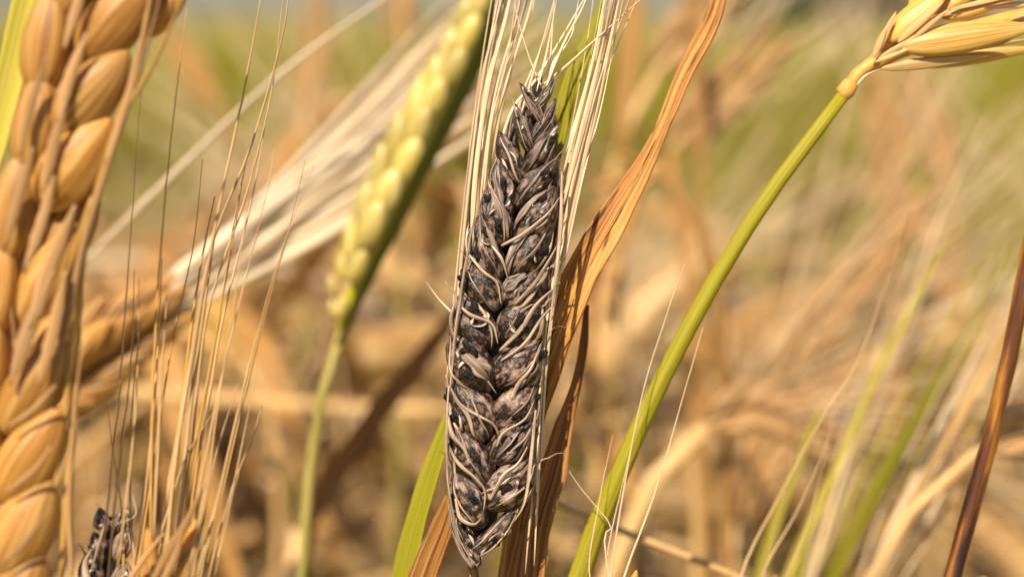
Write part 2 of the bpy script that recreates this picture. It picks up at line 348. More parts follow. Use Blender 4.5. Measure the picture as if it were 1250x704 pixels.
def ear(parent, axis, face, kind, nodes, size=1.0, az=(-75, 75), tilt=24, awn_len=0.09, awn_mat=None, awn_w=0.0005, awn_bend=-0.18, taper=True, glumes=True, awn_of=None, off=0.0016, seed=0, base_taper=0.85):
    """A ripe ear: alternate rows of kernels (each kernel > awn) and glumes on a rachis."""
    r = random.Random(seed); ax = spline(axis, nodes * 4); t, N, B = frames(ax, face)
    b = MB(); b.tube(ax, [0.0011 * size, 0.0007 * size], sides=7); b.build('rachis', M['straw'] if kind != 'green' else M['green'], parent)
    for i in range(nodes):
        k = min(i * 4 + 1, len(ax) - 1); s = i / max(nodes - 1, 1)
        sc_ = size * min(1, base_taper + s * 3) * (1.0 if not taper else (0.8 + 0.2 * math.sin(math.pi * min(s * 1.5 + 0.15, 1)) - 0.38 * max(s - 0.6, 0)))
        for a in az:
            al = R(a + r.uniform(-8, 8))
            O = N[k] * math.cos(al) + B[k] * math.sin(al)
            half = 1 if az.index(a) % 2 else 0
            base = ax[min(k + half * 2, len(ax) - 1)] + O * off * size
            tl = R(tilt * (1 - 0.5 * s) + r.uniform(-3, 3)); A = nrm(t[k] * math.cos(tl) + O * math.sin(tl))
            ko = put('kernel', r.choice(KM[kind]), parent, base, A, O, (sc_ * r.uniform(0.94, 1.06),) * 2 + (sc_ * r.uniform(0.96, 1.08),))
            if awn_len and (awn_of is None or r.random() < awn_of):
                am = awn_mesh(awn_mat or M['awn'], awn_len * r.choice((0.85, 1.0, 1.1)), awn_w, awn_bend, r.randrange(4))
                c = bpy.data.objects.new('awn', am); col.objects.link(c); c.parent = ko; c.location = (0, 0, 0.0090); c.rotation_euler = (r.uniform(-.08, .08), r.uniform(-.1, .1), r.uniform(-.3, .3))
            if glumes:
                A2 = nrm(A + B[k] * (-0.12 if a < 0 else 0.12)); put('glume', GL[kind], parent, base + N[k] * 0.0012 * size, nrm(A2 * 0.8 + t[k] * 0.3), N[k] + O * 0.3, (sc_, sc_, sc_ * 0.85))

# ------------------------------------------------------------------ the smutted ear
def kframe(rad, t):
    tt = min(max(t, 0), 1)
    return rad * ((max(math.sin(math.pi * tt ** 0.8), 0) ** 0.6) * (1 - 0.25 * max(tt - 0.7, 0) / 0.3) + 0.04)

def smut_kernel(parent, center, ax, out, L, W, Th, seed, strands=4, husks=2, rings=18, sides=22, tuft=0.5):
    r = np.random.RandomState(seed); ph = r.rand(10) * 6.28
    z = nrm(ax); y = np.asarray(out, float); y = nrm(y - z * y.dot(z)); x = np.cross(y, z)
    o0 = center - z * L / 2
    bendx, bendy = r.uniform(-0.06, 0.06) * L, r.uniform(-0.02, 0.08) * L
    def S(u, t, k=1.0):                     # a point on the kernel: u is the angle from the outer side
        lump = 1 + 0.05 * math.sin(3 * u + ph[0] + 5 * t) + 0.05 * math.sin(5 * u - 7 * t + ph[1]) + 0.035 * math.sin(9 * u + ph[2] + 11 * t) * math.sin(13 * t + ph[3])
        q = kframe(1.0, t) * lump * k; bd = math.sin(math.pi * min(max(t, 0), 1))
        return o0 + z * (L * t) + x * (math.sin(u) * q * W / 2 + bendx * bd) + y * (math.cos(u) * q * Th / 2 + bendy * bd)
    b = MB(); a = np.linspace(0, 2 * np.pi, sides, endpoint=False); vs, uv = [], []
    pits = [(r.uniform(-0.9, 0.9), r.uniform(0.35, 0.8), r.uniform(0.18, 0.34)) for _ in range(2)]
    for i in range(rings + 1):
        t = 0.5 - 0.5 * math.cos(math.pi * i / rings)
        for u in a:
            k = 1.0; uu = (u + np.pi) % (2 * np.pi) - np.pi
            for pu, pt, pr in pits:
                dd = math.hypot((uu - pu) * 0.45, (t - pt)) / pr
                if dd < 1: k -= 0.16 * (1 - dd * dd)
            vs.append(S(u, t, k)); uv.append((abs(u / np.pi - 1) * 1.6, t * 1.1))
    F = [(i * sides + k, (i + 1) * sides + k, (i + 1) * sides + (k + 1) % sides, i * sides + (k + 1) % sides) for i in range(rings) for k in range(sides)]
    F.append(tuple(range(sides))); F.append(tuple(rings * sides + k for k in range(sides - 1, -1, -1)))
    b.add(vs, F, uv); ko = b.build('kernel', M['smut'], parent)
    og = np.array(parent['_o'])
    def child(mb, name, m):
        o = mb.build(name, m, None, og); o.parent = ko; return o
    # spore clots squeezing out of the pits
    for pu, pt, pr in pits:
        cb = MB(); c0 = S(pu, pt, 0.90); e = W * pr * 0.55
        nn = 12; vv, uu2 = [], []
        for i in range(nn + 1):
            th = math.pi * i / nn
            for k in range(14):
                p2 = k / 14 * 2 * np.pi; rr = e * (0.85 + 0.35 * math.sin(3 * p2 + ph[4] + i * 0.6) * math.sin(th) + 0.16 * r.uniform(-1, 1))
                d = x * math.sin(th) * math.cos(p2) + z * math.sin(th) * math.sin(p2) * 1.3 + y * math.cos(th) * 0.6
                vv.append(c0 + d * rr); uu2.append((k / 14, i / nn))
        cb.add(vv, [(i * 14 + k, i * 14 + (k + 1) % 14, (i + 1) * 14 + (k + 1) % 14, (i + 1) * 14 + k) for i in range(nn) for k in range(14)], uu2)
        child(cb, 'spore_clot', M['spores'])
    for pu, pt, pr in pits:                  # pale torn rims of the pits
        for q_ in range(r.randint(1, 3)):
            a0 = r.uniform(0, 6.28); a1 = a0 + r.uniform(0.5, 1.5)
            pts = [S(pu + pr * 2.0 * math.cos(a_), pt + pr * 0.75 * math.sin(a_), 1.0 + 0.07 * math.sin(3 * a_ + ph[9] + q_)) for a_ in np.linspace(a0, a1, 7)]
            sb = MB(); sb.tube(pts, [0.00004, 0.00018, 0.00022, 0.00010, 0.00003], sides=6, flat=0.35, hint=y, n=14, twist=r.uniform(-1, 1)); child(sb, 'husk_strand', M['torn'])
    # torn grey husk left on the kernel
    for h in range(husks):
        uc = r.choice([-1, 1]) * r.uniform(0.35, 1.4); t0, t1 = r.uniform(0.02, 0.25), r.uniform(0.65, 1.15); hw = r.uniform(0.12, 0.32); nn, mm = 12, 7
        G = np.zeros((nn, mm, 3)); N = np.zeros((nn, mm, 3)); dr = r.uniform(-0.5, 0.5)
        for i in range(nn):
            s = i / (nn - 1); t = t0 + (t1 - t0) * s
            ww = hw * (math.sin(math.pi * (0.12 + 0.80 * s)) ** 0.6) * (1 + 0.25 * math.sin(9 * s + ph[5 + h]))
            for j in range(mm):
                e = (j / (mm - 1) * 2 - 1); u = uc + dr * s + e * ww
                G[i, j] = S(u, t, 1.05 + 0.10 * e * e * abs(math.sin(4 * s + ph[6])) + 0.06 * s + 0.025 * math.sin(j * 2.2 + 3 * s))
                N[i, j] = nrm(x * math.sin(u) + y * math.cos(u))
        sb = MB(); sb.shell(G, N, 0.00009); child(sb, 'husk', M['husk'])
    # pale ribs of the husk
    for h in range(strands):
        u0 = -1.35 + 2.7 * (h + 0.5) / strands + r.uniform(-0.25, 0.25); t0, t1 = r.uniform(-0.02, 0.22), r.uniform(0.8, 1.4); dr = r.uniform(-0.5, 0.5)
        pts = []
        for i in range(12):
            s = i / 11; t = t0 + (t1 - t0) * s
            u = u0 + dr * s + 0.12 * math.sin(6 * s + ph[7] + h * 2)
            q = S(u, t, 1.09 + 0.06 * math.sin(5 * s + h + ph[8]))
            if t > 1: q = S(u, 0.97, 1.2) + z * (t - 0.97) * L + (x * math.sin(u) + y * math.cos(u)) * (t - 1) * L * r.uniform(-0.1, 0.5)
            pts.append(q)
        wd = r.uniform(0.00011, 0.00026) * (W / 0.0056)
        sb = MB(); sb.tube(pts, [wd * 0.5, wd * 1.3, wd * 1.2, wd * 0.35], sides=6, flat=0.32, hint=y, n=22, twist=r.uniform(-1, 1)); child(sb, 'husk_strand', M['strand'])
    return ko

AX = [(578, 694), (588, 645), (594, 590), (598, 530), (602, 480), (607, 420), (617, 350), (633, 280), (645, 220), (654, 160), (657, 104)]
D0 = 0.2015
ax_w = spline([P(a, b, D0) for a, b in AX], 80)
foot = rooted([P(588, 645, D0), P(577, 692, D0), P(579, 720, D0 + 0.001)], spread=0.05)
SM = thing('barley_plant', 'blackened smutted barley ear in sharp focus wrapped in torn grey husks and pale straight awns', 'barley plant', foot[-1] + V(0, 0, 0.004))
sp = spline(foot[1:], 50)
stem(SM, sp, [0.0006, 0.0009, 0.0012, 0.0014], M['straworange'])
b = MB(); b.tube(ax_w[4:], [0.0012, 0.0026, 0.0028, 0.0028, 0.0022, 0.0011, 0.0005], sides=10, n=50); b.build('rachis', M['spores'], SM)
EDGE = [(105, 650, 664), (130, 641, 671), (160, 626, 678), (200, 600, 686), (250, 587, 688), (300, 577, 685), (350, 565, 680), (400, 553, 671), (450, 547, 663), (500, 545, 655), (550, 543, 647), (600, 545, 641), (635, 549, 628), (660, 557, 610), (690, 572, 588)]
ey = [e[0] for e in EDGE]
def edges(y): return np.interp(y, ey, [e[1] for e in EDGE]), np.interp(y, ey, [e[2] for e in EDGE])
def axis_dir(y):
    ys = [q[1] for q in AX][::-1]; xs = [q[0] for q in AX][::-1]
    return np.array([np.interp(y - 12, ys, xs) - np.interp(y + 12, ys, xs), 24.0])   # px, up
LEFT = [(655, 572), (608, 573), (556, 573), (498, 573), (444, 575), (394, 580), (348, 589), (304, 597), (264, 604), (229, 613), (194, 622), (158, 638), (128, 648)]
RIGHT = [(646, 601), (588, 618), (537, 626), (494, 628), (441, 631), (394, 635), (351, 641), (308, 648), (264, 656), (224, 657), (184, 661), (149, 664), (120, 661)]
def place_smut(side, y, x, d, width, lengthk, tilt, outf, sd_, **kw):
    dx = axis_dir(y); T2 = nrm(RGT * dx[0] + UPV * dx[1]); S2 = nrm(RGT * dx[1] - UPV * dx[0])
    O = nrm(S2 * side * math.sin(outf) - FWD * math.cos(outf))
    A = nrm(T2 * math.cos(tilt) + S2 * side * math.sin(tilt))
    return smut_kernel(SM, P(x, y, d), A, O, lengthk, width, width * 0.85, sd_, **kw)
sd_ = 100
for side, colm in ((-1, LEFT), (1, RIGHT)):
    for i, (y, x) in enumerate(colm):
        l, r_ = edges(y); wpx = (r_ - l) * 0.50 * rng.uniform(0.9, 1.1); x = x + side * (1.0 if y > 300 else -1.0)
        step = abs(colm[max(i - 1, 0)][0] - colm[min(i + 1, len(colm) - 1)][0]) / (2 if 0 < i < len(colm) - 1 else 1)
        up = y < 330
        W_ = max(wpx * (0.8 if y > 640 else 1), 18) * PX(D0) * (0.92 if not up else 0.74); L_ = max(step * 1.62, 40) * PX(D0) * (1.0 if not up else 1.25)
        sd_ += 1
        place_smut(side, y, x, D0 - 0.0028, W_, max(L_, W_ * 1.12), R((36 if not up else 24) + rng.uniform(-6, 9)), R(34 + rng.uniform(-8, 8)), sd_, strands=rng.choice((1, 2, 3)), husks=rng.choice((0, 1, 1, 2)), rings=20, sides=24)
        # the row at the side of the ear
        sd_ += 1; ex = l + (19 if y > 300 else 22) if side < 0 else r_ - (19 if y > 300 else 22)
        if 125 < y < 640:
            place_smut(side, y - step * 0.4, ex, D0 + 0.0022, W_ * 0.6, L_ * 1.2, R(7), R(78), sd_, strands=2, husks=1, rings=12, sides=14)
            sd_ += 1
            place_smut(side, y - step * 0.2, (x + ex) / 2, D0 + 0.0042, W_ * 0.9, L_ * 1.05, R(14), R(150), sd_, strands=1, husks=1, rings=10, sides=12)
# bottom glumes of the ear
for pts, wpx in (([(577, 692), (566, 672), (555, 642), (549, 614)], 10), ([(580, 690), (590, 674), (608, 656), (628, 616), (638, 586)], 8), ([(578, 690), (572, 650), (575, 625)], 8)):
    leaf(SM, [P(a, c, D0 - 0.0034 + 0.0006 * i) for i, (a, c) in enumerate(pts)], [0.0004, wpx * PX(D0), wpx * PX(D0), 0.0003], M['husk'], name='glume', n=20, nx=7, fold=0.5, th=0.00012)
# long husk ribs crossing the face of the ear, read one by one
for pts in ([(548, 470), (562, 494), (585, 508), (604, 520), (612, 545)], [(546, 540), (560, 566), (582, 585), (592, 600), (590, 625)], [(560, 372), (575, 385), (600, 395), (608, 420)],
            [(553, 425), (570, 448), (592, 462), (606, 480)], [(572, 310), (590, 332), (606, 345), (612, 372)], [(610, 428), (636, 402), (655, 372), (684, 345)], [(612, 440), (640, 420), (660, 390), (676, 372)],
            [(600, 300), (612, 316), (620, 340)], [(612, 300), (640, 285), (668, 262), (684, 240)], [(606, 545), (615, 528), (640, 512), (652, 490)], [(598, 610), (615, 580), (632, 566), (644, 545)],
            [(620, 500), (632, 470), (648, 450), (660, 420)], [(628, 372), (650, 350), (668, 322), (680, 300)], [(556, 608), (562, 632), (578, 640), (588, 632)], [(548, 470), (545, 520), (546, 580), (554, 630), (566, 660)], [(549, 480), (557, 400), (567, 330), (580, 260)], [(654, 500), (648, 560), (641, 610), (628, 636)], [(686, 210), (684, 280), (677, 350), (668, 420)], [(545, 500), (552, 530), (566, 548), (572, 566)]):
    dd = D0 - 0.0056
    b = MB(); wv = rng.uniform(0.00022, 0.00036)
    b.tube([P(a, c, dd + 0.0010 * (abs(i - (len(pts) - 1) / 2) / len(pts) * 2)) for i, (a, c) in enumerate(pts)], [wv * 0.5, wv, wv * 0.8, wv * 0.3], sides=6, flat=0.6, n=24, twist=1.0); b.build('husk_strand', M['strand'], SM)
AWNS = [
 ([(549, 470), (562, 330), (575, 200), (590, 90), (612, 0), (625, -70)], 5), ([(556, 400), (567, 280), (580, 160), (598, 50), (616, -40)], 6), ([(565, 330), (578, 230), (590, 120), (607, 40), (622, -60)], 5),
 ([(575, 300), (582, 200), (597, 100), (618, 20), (632, -50)], 8), ([(585, 260), (592, 180), (607, 100), (628, 30), (644, -50)], 7), ([(596, 215), (610, 140), (625, 80), (645, 20), (664, -60)], 6),
 ([(604, 200), (625, 135), (652, 100), (682, 52), (724, -20)], 5), ([(660, 106), (688, 84), (735, 42), (795, -12)], 5), ([(662, 108), (648, 75), (634, 30), (628, 5)], 3), ([(655, 112), (668, 60), (683, -20)], 3.4),
 ([(664, 150), (672, 70), (679, -30)], 3), ([(636, 140), (660, 60), (682, -20)], 4.5), ([(668, 112), (676, 75), (697, 45), (708, -10)], 4), ([(622, 170), (640, 110), (668, 40), (680, -20)], 4), ([(664, 118), (672, 92), (690, 50), (712, 8), (725, -30)], 4),
 ([(590, 240), (600, 150), (620, 70), (630, 0), (640, -40)], 4), ([(550, 500), (556, 400), (570, 260), (586, 140), (604, 40), (618, -50)], 4),
 ([(655, 600), (660, 480), (672, 340), (690, 230), (712, 120), (738, -20)], 5), ([(660, 560), (668, 420), (684, 300), (706, 180), (730, 60), (747, -40)], 6), ([(648, 640), (655, 520), (668, 400), (690, 270), (715, 150), (746, -10)], 4),
 ([(665, 470), (680, 330), (700, 220), (725, 110), (754, -40)], 6), ([(672, 400), (690, 290), (715, 170), (738, 70), (760, -40)], 6), ([(680, 350), (705, 230), (728, 140), (748, 40), (764, -40)], 5),
 ([(685, 300), (700, 220), (735, 90), (776, -20)], 5), ([(688, 250), (712, 150), (735, 60), (755, -30)], 7), ([(688, 210), (720, 90), (738, 0)], 5), ([(652, 690), (657, 590), (664, 470), (676, 360), (698, 250), (722, 130), (746, 0)], 4.5),
 ([(668, 430), (676, 330), (694, 230), (718, 130), (742, 30), (752, -30)], 5), ([(655, 520), (672, 360), (700, 250), (728, 120), (760, -20)], 4), ([(641, 700), (650, 600), (660, 500), (668, 420), (680, 340)], 3.2),
 ([(556, 386), (536, 365), (520, 344)], 3.2)]
for i, (pts, wpx) in enumerate(AWNS):
    d = D0 + (-0.0020 if pts[0][0] > 640 else 0.0005) + 0.004 * ((i * 37 % 11) / 11 - 0.5)
    for rep_ in range((1 if 600 < pts[0][0] < 672 and pts[0][1] < 220 else 2 if pts[0][0] > 640 else 3) if i < len(AWNS) - 1 and pts[0][1] < 590 else 1):
        jx, jy, sx = (0, 0, 0) if rep_ == 0 else (rng.uniform(-7, 7), rng.uniform(-40, 20), rng.uniform(-13, 13))
        q = [P(a + jx + sx * (j / (len(pts) - 1)) ** 1.5, c + jy * (1 - j / len(pts)), d + 0.001 * j + (0.0035 * rep_ * rng.random())) for j, (a, c) in enumerate(pts)]
        awn(SM, q, wpx * (0.85 if rep_ == 0 else rng.uniform(0.4, 0.7)) * PX(D0), M['awn'], taper=0.55, flat=0.45, twist=rng.uniform(-2, 2))

# ------------------------------------------------------------------ the golden ear at the left
DL = 0.1765; px_ = PX(DL)
lf = rooted([P(-10, 690, DL + 0.004), P(-22, 760, DL + 0.004), P(-30, 800, DL + 0.004)], spread=0.05)
LE = thing('barley_plant', 'large plump golden barley ear filling the left edge of the picture', 'barley plant', lf[-1] + V(0, 0, 0.004))
lax = [P(-22, 760, DL + 0.003), P(-5, 640, DL + 0.003), P(8, 500, DL + 0.003), P(30, 330, DL + 0.003), P(60, 170, DL + 0.003), P(95, 20, DL + 0.003), P(120, -90, DL + 0.003)]
stem(LE, [P(-22, 760, DL + 0.003)] + lf[2:], [0.0012, 0.0015], M['straw'])
b = MB(); b.tube(lax, [0.0022, 0.0024, 0.0012], sides=8, n=40); b.build('rachis', M['goldhusk'], LE)
GK = [kernel_mesh('kernel', M['gold'], seed=20 + s, sides=24, rings=22, ridge=0.02, lump=0.02, L=1, W=1, Th=1) for s in range(3)]
for m_ in GK:                                # unit kernels take their UV length in centimetres
    for lp in m_.uv_layers[0].data: lp.uv[1] *= 0.011
def lk(cx, cy, L, W, ang, dz=0.0, k=0):
    A = nrm(RGT * math.sin(R(ang)) + UPV * math.cos(R(ang)) - FWD * 0.05); c = P(cx, cy, DL + dz)
    return put('kernel', GK[k % 3], LE, c - A * L * px_ / 2, A, -FWD + RGT * 0.35 * (1 if ang > 15 else -1), (W * 1.42 * px_, W * 1.1 * px_, L * 0.94 * px_))
rk = [(168, -60, 150, 72, 30), (146, 18, 150, 74, 34), (112, 112, 150, 76, 34), (92, 196, 150, 80, 32), (80, 285, 150, 70, 30, 0.003), (58, 380, 150, 66, 27, 0.003), (44, 468, 150, 72, 26), (40, 552, 150, 78, 25), (30, 640, 145, 84, 22), (22, 728, 140, 80, 20)]
for i, a in enumerate(rk): lk(a[0] + 2, a[1], a[2], a[3], a[4] + 7, *a[5:], k=i)
lkq = [(84, -50, 150, 66, 9), (56, 44, 150, 66, 9), (44, 145, 150, 64, 9), (16, 250, 155, 66, 11), (-4, 345, 150, 60, 10), (-16, 440, 150, 60, 8), (-24, 540, 150, 60, 8), (-34, 640, 150, 60, 5)]
for i, a in enumerate([(128, -20, 150, 66, 20, 0.004), (104, 66, 150, 66, 20, 0.004), (78, 160, 150, 70, 20, 0.004), (54, 250, 150, 70, 18, 0.004), (34, 340, 150, 70, 16, 0.004), (18, 430, 150, 70, 14, 0.004), (8, 520, 150, 70, 12, 0.004), (0, 610, 150, 70, 10, 0.004), (60, 335, 150, 62, 30, 0.001), (56, 425, 140, 62, 32, 0.001)]): lk(*a, k=i + 2)
for i, a in enumerate(lkq): lk(*a, k=i + 1)
for a in [(205, 12, 90, 34, 42, 0.003), (216, -30, 90, 36, 42, 0.003)]: lk(*a)
for pts, wpx in (([(70, 150), (84, 95), (106, 40)], 15), ([(52, 235), (64, 180), (80, 125)], 15), ([(36, 400), (58, 330), (92, 250)], 20), ([(12, 470), (34, 400), (66, 330)], 20), ([(30, 330), (52, 265), (66, 215)], 14),
                  ([(24, 190), (34, 140), (56, 70)], 10), ([(6, 300), (22, 240), (40, 180)], 14), ([(78, 60), (96, 0), (112, -50)], 14), ([(10, 520), (40, 500), (68, 470)], 6), ([(8, 600), (40, 575), (62, 545)], 7), ([(0, 690), (26, 668), (58, 625)], 7), ([(46, 470), (60, 420), (80, 330)], 16)):
    leaf(LE, [P(a, c, DL - 0.0036) for a, c in pts], [0.0003, wpx * px_, wpx * px_ * 0.9, 0.0003], M['goldhusk'], name='glume', n=22, nx=7, fold=-0.45, th=0.00016)
for i, (pts, wpx) in enumerate([([(60, 470), (85, 380), (104, 290), (150, 150), (190, 20), (205, -60)], 9), ([(72, 360), (104, 270), (140, 160), (178, 40), (196, -50)], 10), ([(110, 260), (140, 170), (172, 60), (186, -40)], 12),
        ([(128, 200), (156, 120), (180, 20), (190, -60)], 9), ([(74, 704), (82, 600), (92, 480), (97, 380), (106, 290), (118, 220)], 10), 
        ([(66, 600), (80, 500), (88, 400), (100, 300), (112, 240)], 9), ([(88, 704), (84, 620), (90, 520), (100, 420)], 7), ([(150, 140), (186, 80), (214, 20), (236, -30)], 6), ([(30, 100), (20, 180), (12, 260)], 5), ([(2, 230), (6, 300), (14, 380), (20, 440)], 8)]):
    awn(LE, [P(a, c, DL - 0.002 + 0.003 * ((i * 5 % 7) / 7)) for a, c in pts], wpx * px_, M['awn_gold'] if i % 3 else M['goldhusk'], taper=0.7, flat=0.5)

# yellow-green leaf at the top left corner
def plant_leaf(label, pts, wpx, d, mtl, cat='barley leaf', name='barley_leaf', below=True, extra=None, **kw):
    """A leaf of a plant rooted outside the picture: thing > leaf, stem."""
    w3 = [P(a, c, d if np.isscalar(d) else d[i]) for i, (a, c) in enumerate(pts)]
    dd = d if np.isscalar(d) else d[-1]
    rt = rooted([w3[-2], w3[-1]], spread=0.03)
    o = thing(name, label, cat, rt[-1] + V(0, 0, 0.004))
    leaf(o, w3 + [rt[2] if len(rt) > 2 else rt[-1]], list(np.array(wpx) * PX(dd)) + [wpx[-1] * PX(dd) * 0.6], mtl, name='leaf', **kw)
    stem(o, rt[2:], [0.0010, 0.0016], M['straw'], n=20)
    return o
plant_leaf('yellow green leaf blade beside the plump golden ear at the top left corner', [(52, -60), (34, 10), (10, 110), (-20, 220), (-50, 330)], [26, 38, 36, 34, 30], 0.184, M['yellowleaf'], fold=0.3)

# ------------------------------------------------------------------ ear below the frame whose long brown awns rise at the left
DB = 0.184
bf = rooted([P(195, 900, DB), P(185, 1000, DB), P(180, 1060, DB)])
BE = thing('barley_plant', 'golden ear tip with a fan of thin brown awns rising beside the plump golden ear', 'barley plant', bf[-1] + V(0, 0, 0.004))
stem(BE, bf[1:], [0.0011, 0.0015], M['straw'])
ear(BE, [P(185, 1000, DB), P(190, 880, DB), P(200, 760, DB), P(206, 690, DB)], -FWD, 'gold', 9, size=0.9, awn_len=0, glumes=False)
for pts, wpx in (([(186, 710), (205, 675), (226, 640), (250, 590)], 14), ([(196, 715), (214, 680), (222, 650)], 12), ([(150, 720), (170, 690), (200, 650)], 8)):
    leaf(BE, [P(a, c, DB - 0.003) for a, c in pts], [0.0006, wpx * PX(DB), wpx * PX(DB) * 0.7, 0.0003], M['goldhusk'], name='husk', n=18, nx=7, fold=-0.5, th=0.00016)
BA = [([(186, 720), (184, 600), (189, 420), (204, 215), (228, 10)], 2.6), ([(200, 720), (214, 560), (240, 400), (268, 250), (296, 120), (322, -20)], 4.5), ([(192, 720), (205, 600), (235, 440), (258, 300), (306, 180), (346, 40), (352, -20)], 4.2),
      ([(206, 720), (232, 560), (254, 380), (300, 240), (332, 110), (345, 0)], 3.0), ([(246, 720), (272, 600), (312, 430), (350, 290), (373, 195)], 2.4), ([(240, 720), (268, 600), (306, 440), (346, 300), (384, 200)], 2.4),
      ([(250, 720), (282, 600), (306, 540), (320, 495)], 2.4), ([(160, 720), (182, 560), (192, 440), (198, 315)], 3.2), ([(165, 720), (188, 560), (210, 420), (236, 300), (247, 195)], 2.4), ([(140, 720), (160, 560), (168, 450), (170, 340)], 2.4),
      ([(120, 720), (140, 540), (150, 420), (172, 110)], 2.2), ([(130, 720), (142, 600), (160, 440), (164, 330)], 2.6), ([(215, 720), (238, 590), (256, 450), (280, 320), (296, 220)], 2.4), ([(225, 720), (250, 600), (268, 480), (290, 340), (316, 150)], 2.0),
      ([(176, 720), (200, 640), (226, 560), (262, 500)], 2.4), ([(208, 720), (220, 620), (232, 500), (246, 400), (262, 290)], 5.5), ([(196, 720), (212, 590), (226, 460), (244, 330), (262, 240)], 5.0), ([(256, 720), (276, 640), (296, 560)], 2.0), ([(235, 720), (262, 620), (290, 500)], 2.2), ([(262, 704), (290, 570), (318, 430)], 1.8), ([(200, 720), (226, 600), (262, 420), (286, 270), (300, 200)], 3.6), ([(212, 720), (240, 580), (270, 400), (306, 250), (328, 130)], 3.2), ([(182, 720), (190, 600), (196, 480), (204, 360)], 3.4),
      ([(220, 720), (250, 560), (280, 420), (322, 250), (336, 180)], 2.6), ([(150, 720), (150, 640), (140, 560), (128, 480)], 2.0), ([(172, 720), (160, 640), (160, 520), (168, 420)], 2.2), ([(230, 720), (246, 640), (262, 560), (290, 470)], 3.0)]
for i, (pts, wpx) in enumerate(BA):
    awn(BE, [P(a, c, DB + 0.006 * ((i * 29 % 13) / 13 - 0.3) + 0.002 * j) for j, (a, c) in enumerate(pts)], wpx * PX(DB) * 1.2, M['awn_brown'] if i % 4 else M['awn_gold'], taper=0.45)

# ------------------------------------------------------------------ small smutted ear tip at the bottom left
D2 = 0.214
f2 = rooted([P(128, 820, D2), P(122, 920, D2), P(120, 960, D2)])
SM_main = SM
SM = thing('barley_plant', 'dark smutted ear tip poking up at the bottom edge behind brown awns', 'barley plant', f2[-1] + V(0, 0, 0.004))
stem(SM, f2, [0.0009, 0.0014], M['straworange'])
b = MB(); b.tube([P(122, 920, D2), P(128, 800, D2), P(134, 680, D2), P(136, 630, D2)], [0.0016, 0.0022, 0.0018, 0.0006], sides=8, n=30); b.build('rachis', M['spores'], SM)
for i, (x, y, ln, wd) in enumerate([(126, 634, 34, 22), (148, 634, 34, 22), (120, 668, 44, 28), (150, 664, 44, 28), (114, 700, 50, 32), (148, 704, 50, 34), (112, 745, 52, 36), (150, 745, 52, 36), (110, 795, 52, 36), (146, 795, 52, 36), (112, 850, 50, 34), (140, 850, 50, 34)]):
    sd2 = -1 if i % 2 == 0 else 1
    smut_kernel(SM, P(x, y, D2 - 0.002), nrm(UPV + RGT * sd2 * 0.3), nrm(-FWD + RGT * sd2 * 0.6), ln * PX(D2) * rng.uniform(0.75, 1.1), wd * PX(D2) * rng.uniform(0.7, 1), wd * PX(D2) * 0.8, 500 + i, strands=4, husks=2, rings=14, sides=16)
for pts, w_ in (([(142, 640), (166, 628), (162, 600), (170, 590)], 3), ([(128, 640), (122, 660), (110, 700)], 5), ([(110, 720), (104, 690), (112, 670)], 10)):
    awn(SM, [P(a, c, D2 - 0.004) for a, c in pts], w_ * PX(D2), M['strand'])

# ------------------------------------------------------------------ dead leaves by the smutted ear
o = plant_leaf('twisted orange brown dead leaf blade slanting up to the right of the blackened ear', [(890, -60), (872, 20), (836, 92), (812, 150), (786, 205), (752, 262), (716, 325), (684, 395), (660, 470), (640, 560), (628, 640)],
     [18, 23, 26, 22, 27, 39, 44, 44, 38, 30, 24], [0.210, 0.209, 0.2075, 0.206, 0.205, 0.2042, 0.2038, 0.2040, 0.2055, 0.2075, 0.209], M['dead'], hint=(-0.4, -1, 0.3),
     twist=[0.15, 0.2, 0.45, 0.5, 0.3, 0.05, -0.05, -0.1, 0, 0.1, 0.1], fold=0.16, n=110, nx=27, th=0.0003, ripple=0.04, veins=0.03, seed=3)
plant_leaf('dark brown shrivelled leaf hanging beside the lower right of the blackened ear', [(717, 372), (714, 420), (704, 470), (690, 520), (674, 580), (656, 640), (644, 720)],
     [6, 11, 12, 22, 34, 38, 36], 0.208, M['deaddark'], hint=(-0.15, -1, 0.15), twist=[0.7, 0.4, 0.2, 0.1, 0.0, 0, -0.1], fold=0.35, n=70, nx=13, th=0.0003, ripple=0.1, veins=0.06, seed=5, curl=0.2)
plant_leaf('orange dead leaf with a brown edge below the foot of the blackened ear', [(552, 606), (542, 640), (526, 680), (508, 730)], [14, 28, 34, 36], 0.2075, M['dead'], hint=(-0.3, -1, 0), fold=0.4, n=40, nx=11, th=0.0003, veins=0.05, seed=8)
plant_leaf('narrow brown leaf edge curling up under the dark shrivelled leaf', [(640, 640), (630, 672), (620, 720)], [4, 9, 14], 0.2065, M['deaddark'], hint=(0.4, -1, 0), fold=0.5, n=24, nx=7, seed=9)
# green blade that passes behind the smutted ear
plant_leaf('bright green leaf blade running behind the blackened ear, its tip among the awns', [(740, -10), (724, 40), (702, 92), (688, 140), (672, 210), (640, 330), (588, 440), (548, 520), (520, 600), (492, 704), (482, 740)],
     [6, 16, 24, 24, 22, 22, 22, 22, 26, 28, 28], 0.2095, M['leafgreen'], hint=(-0.5, -1, 0.2), fold=0.35, n=80, nx=9, seed=11)

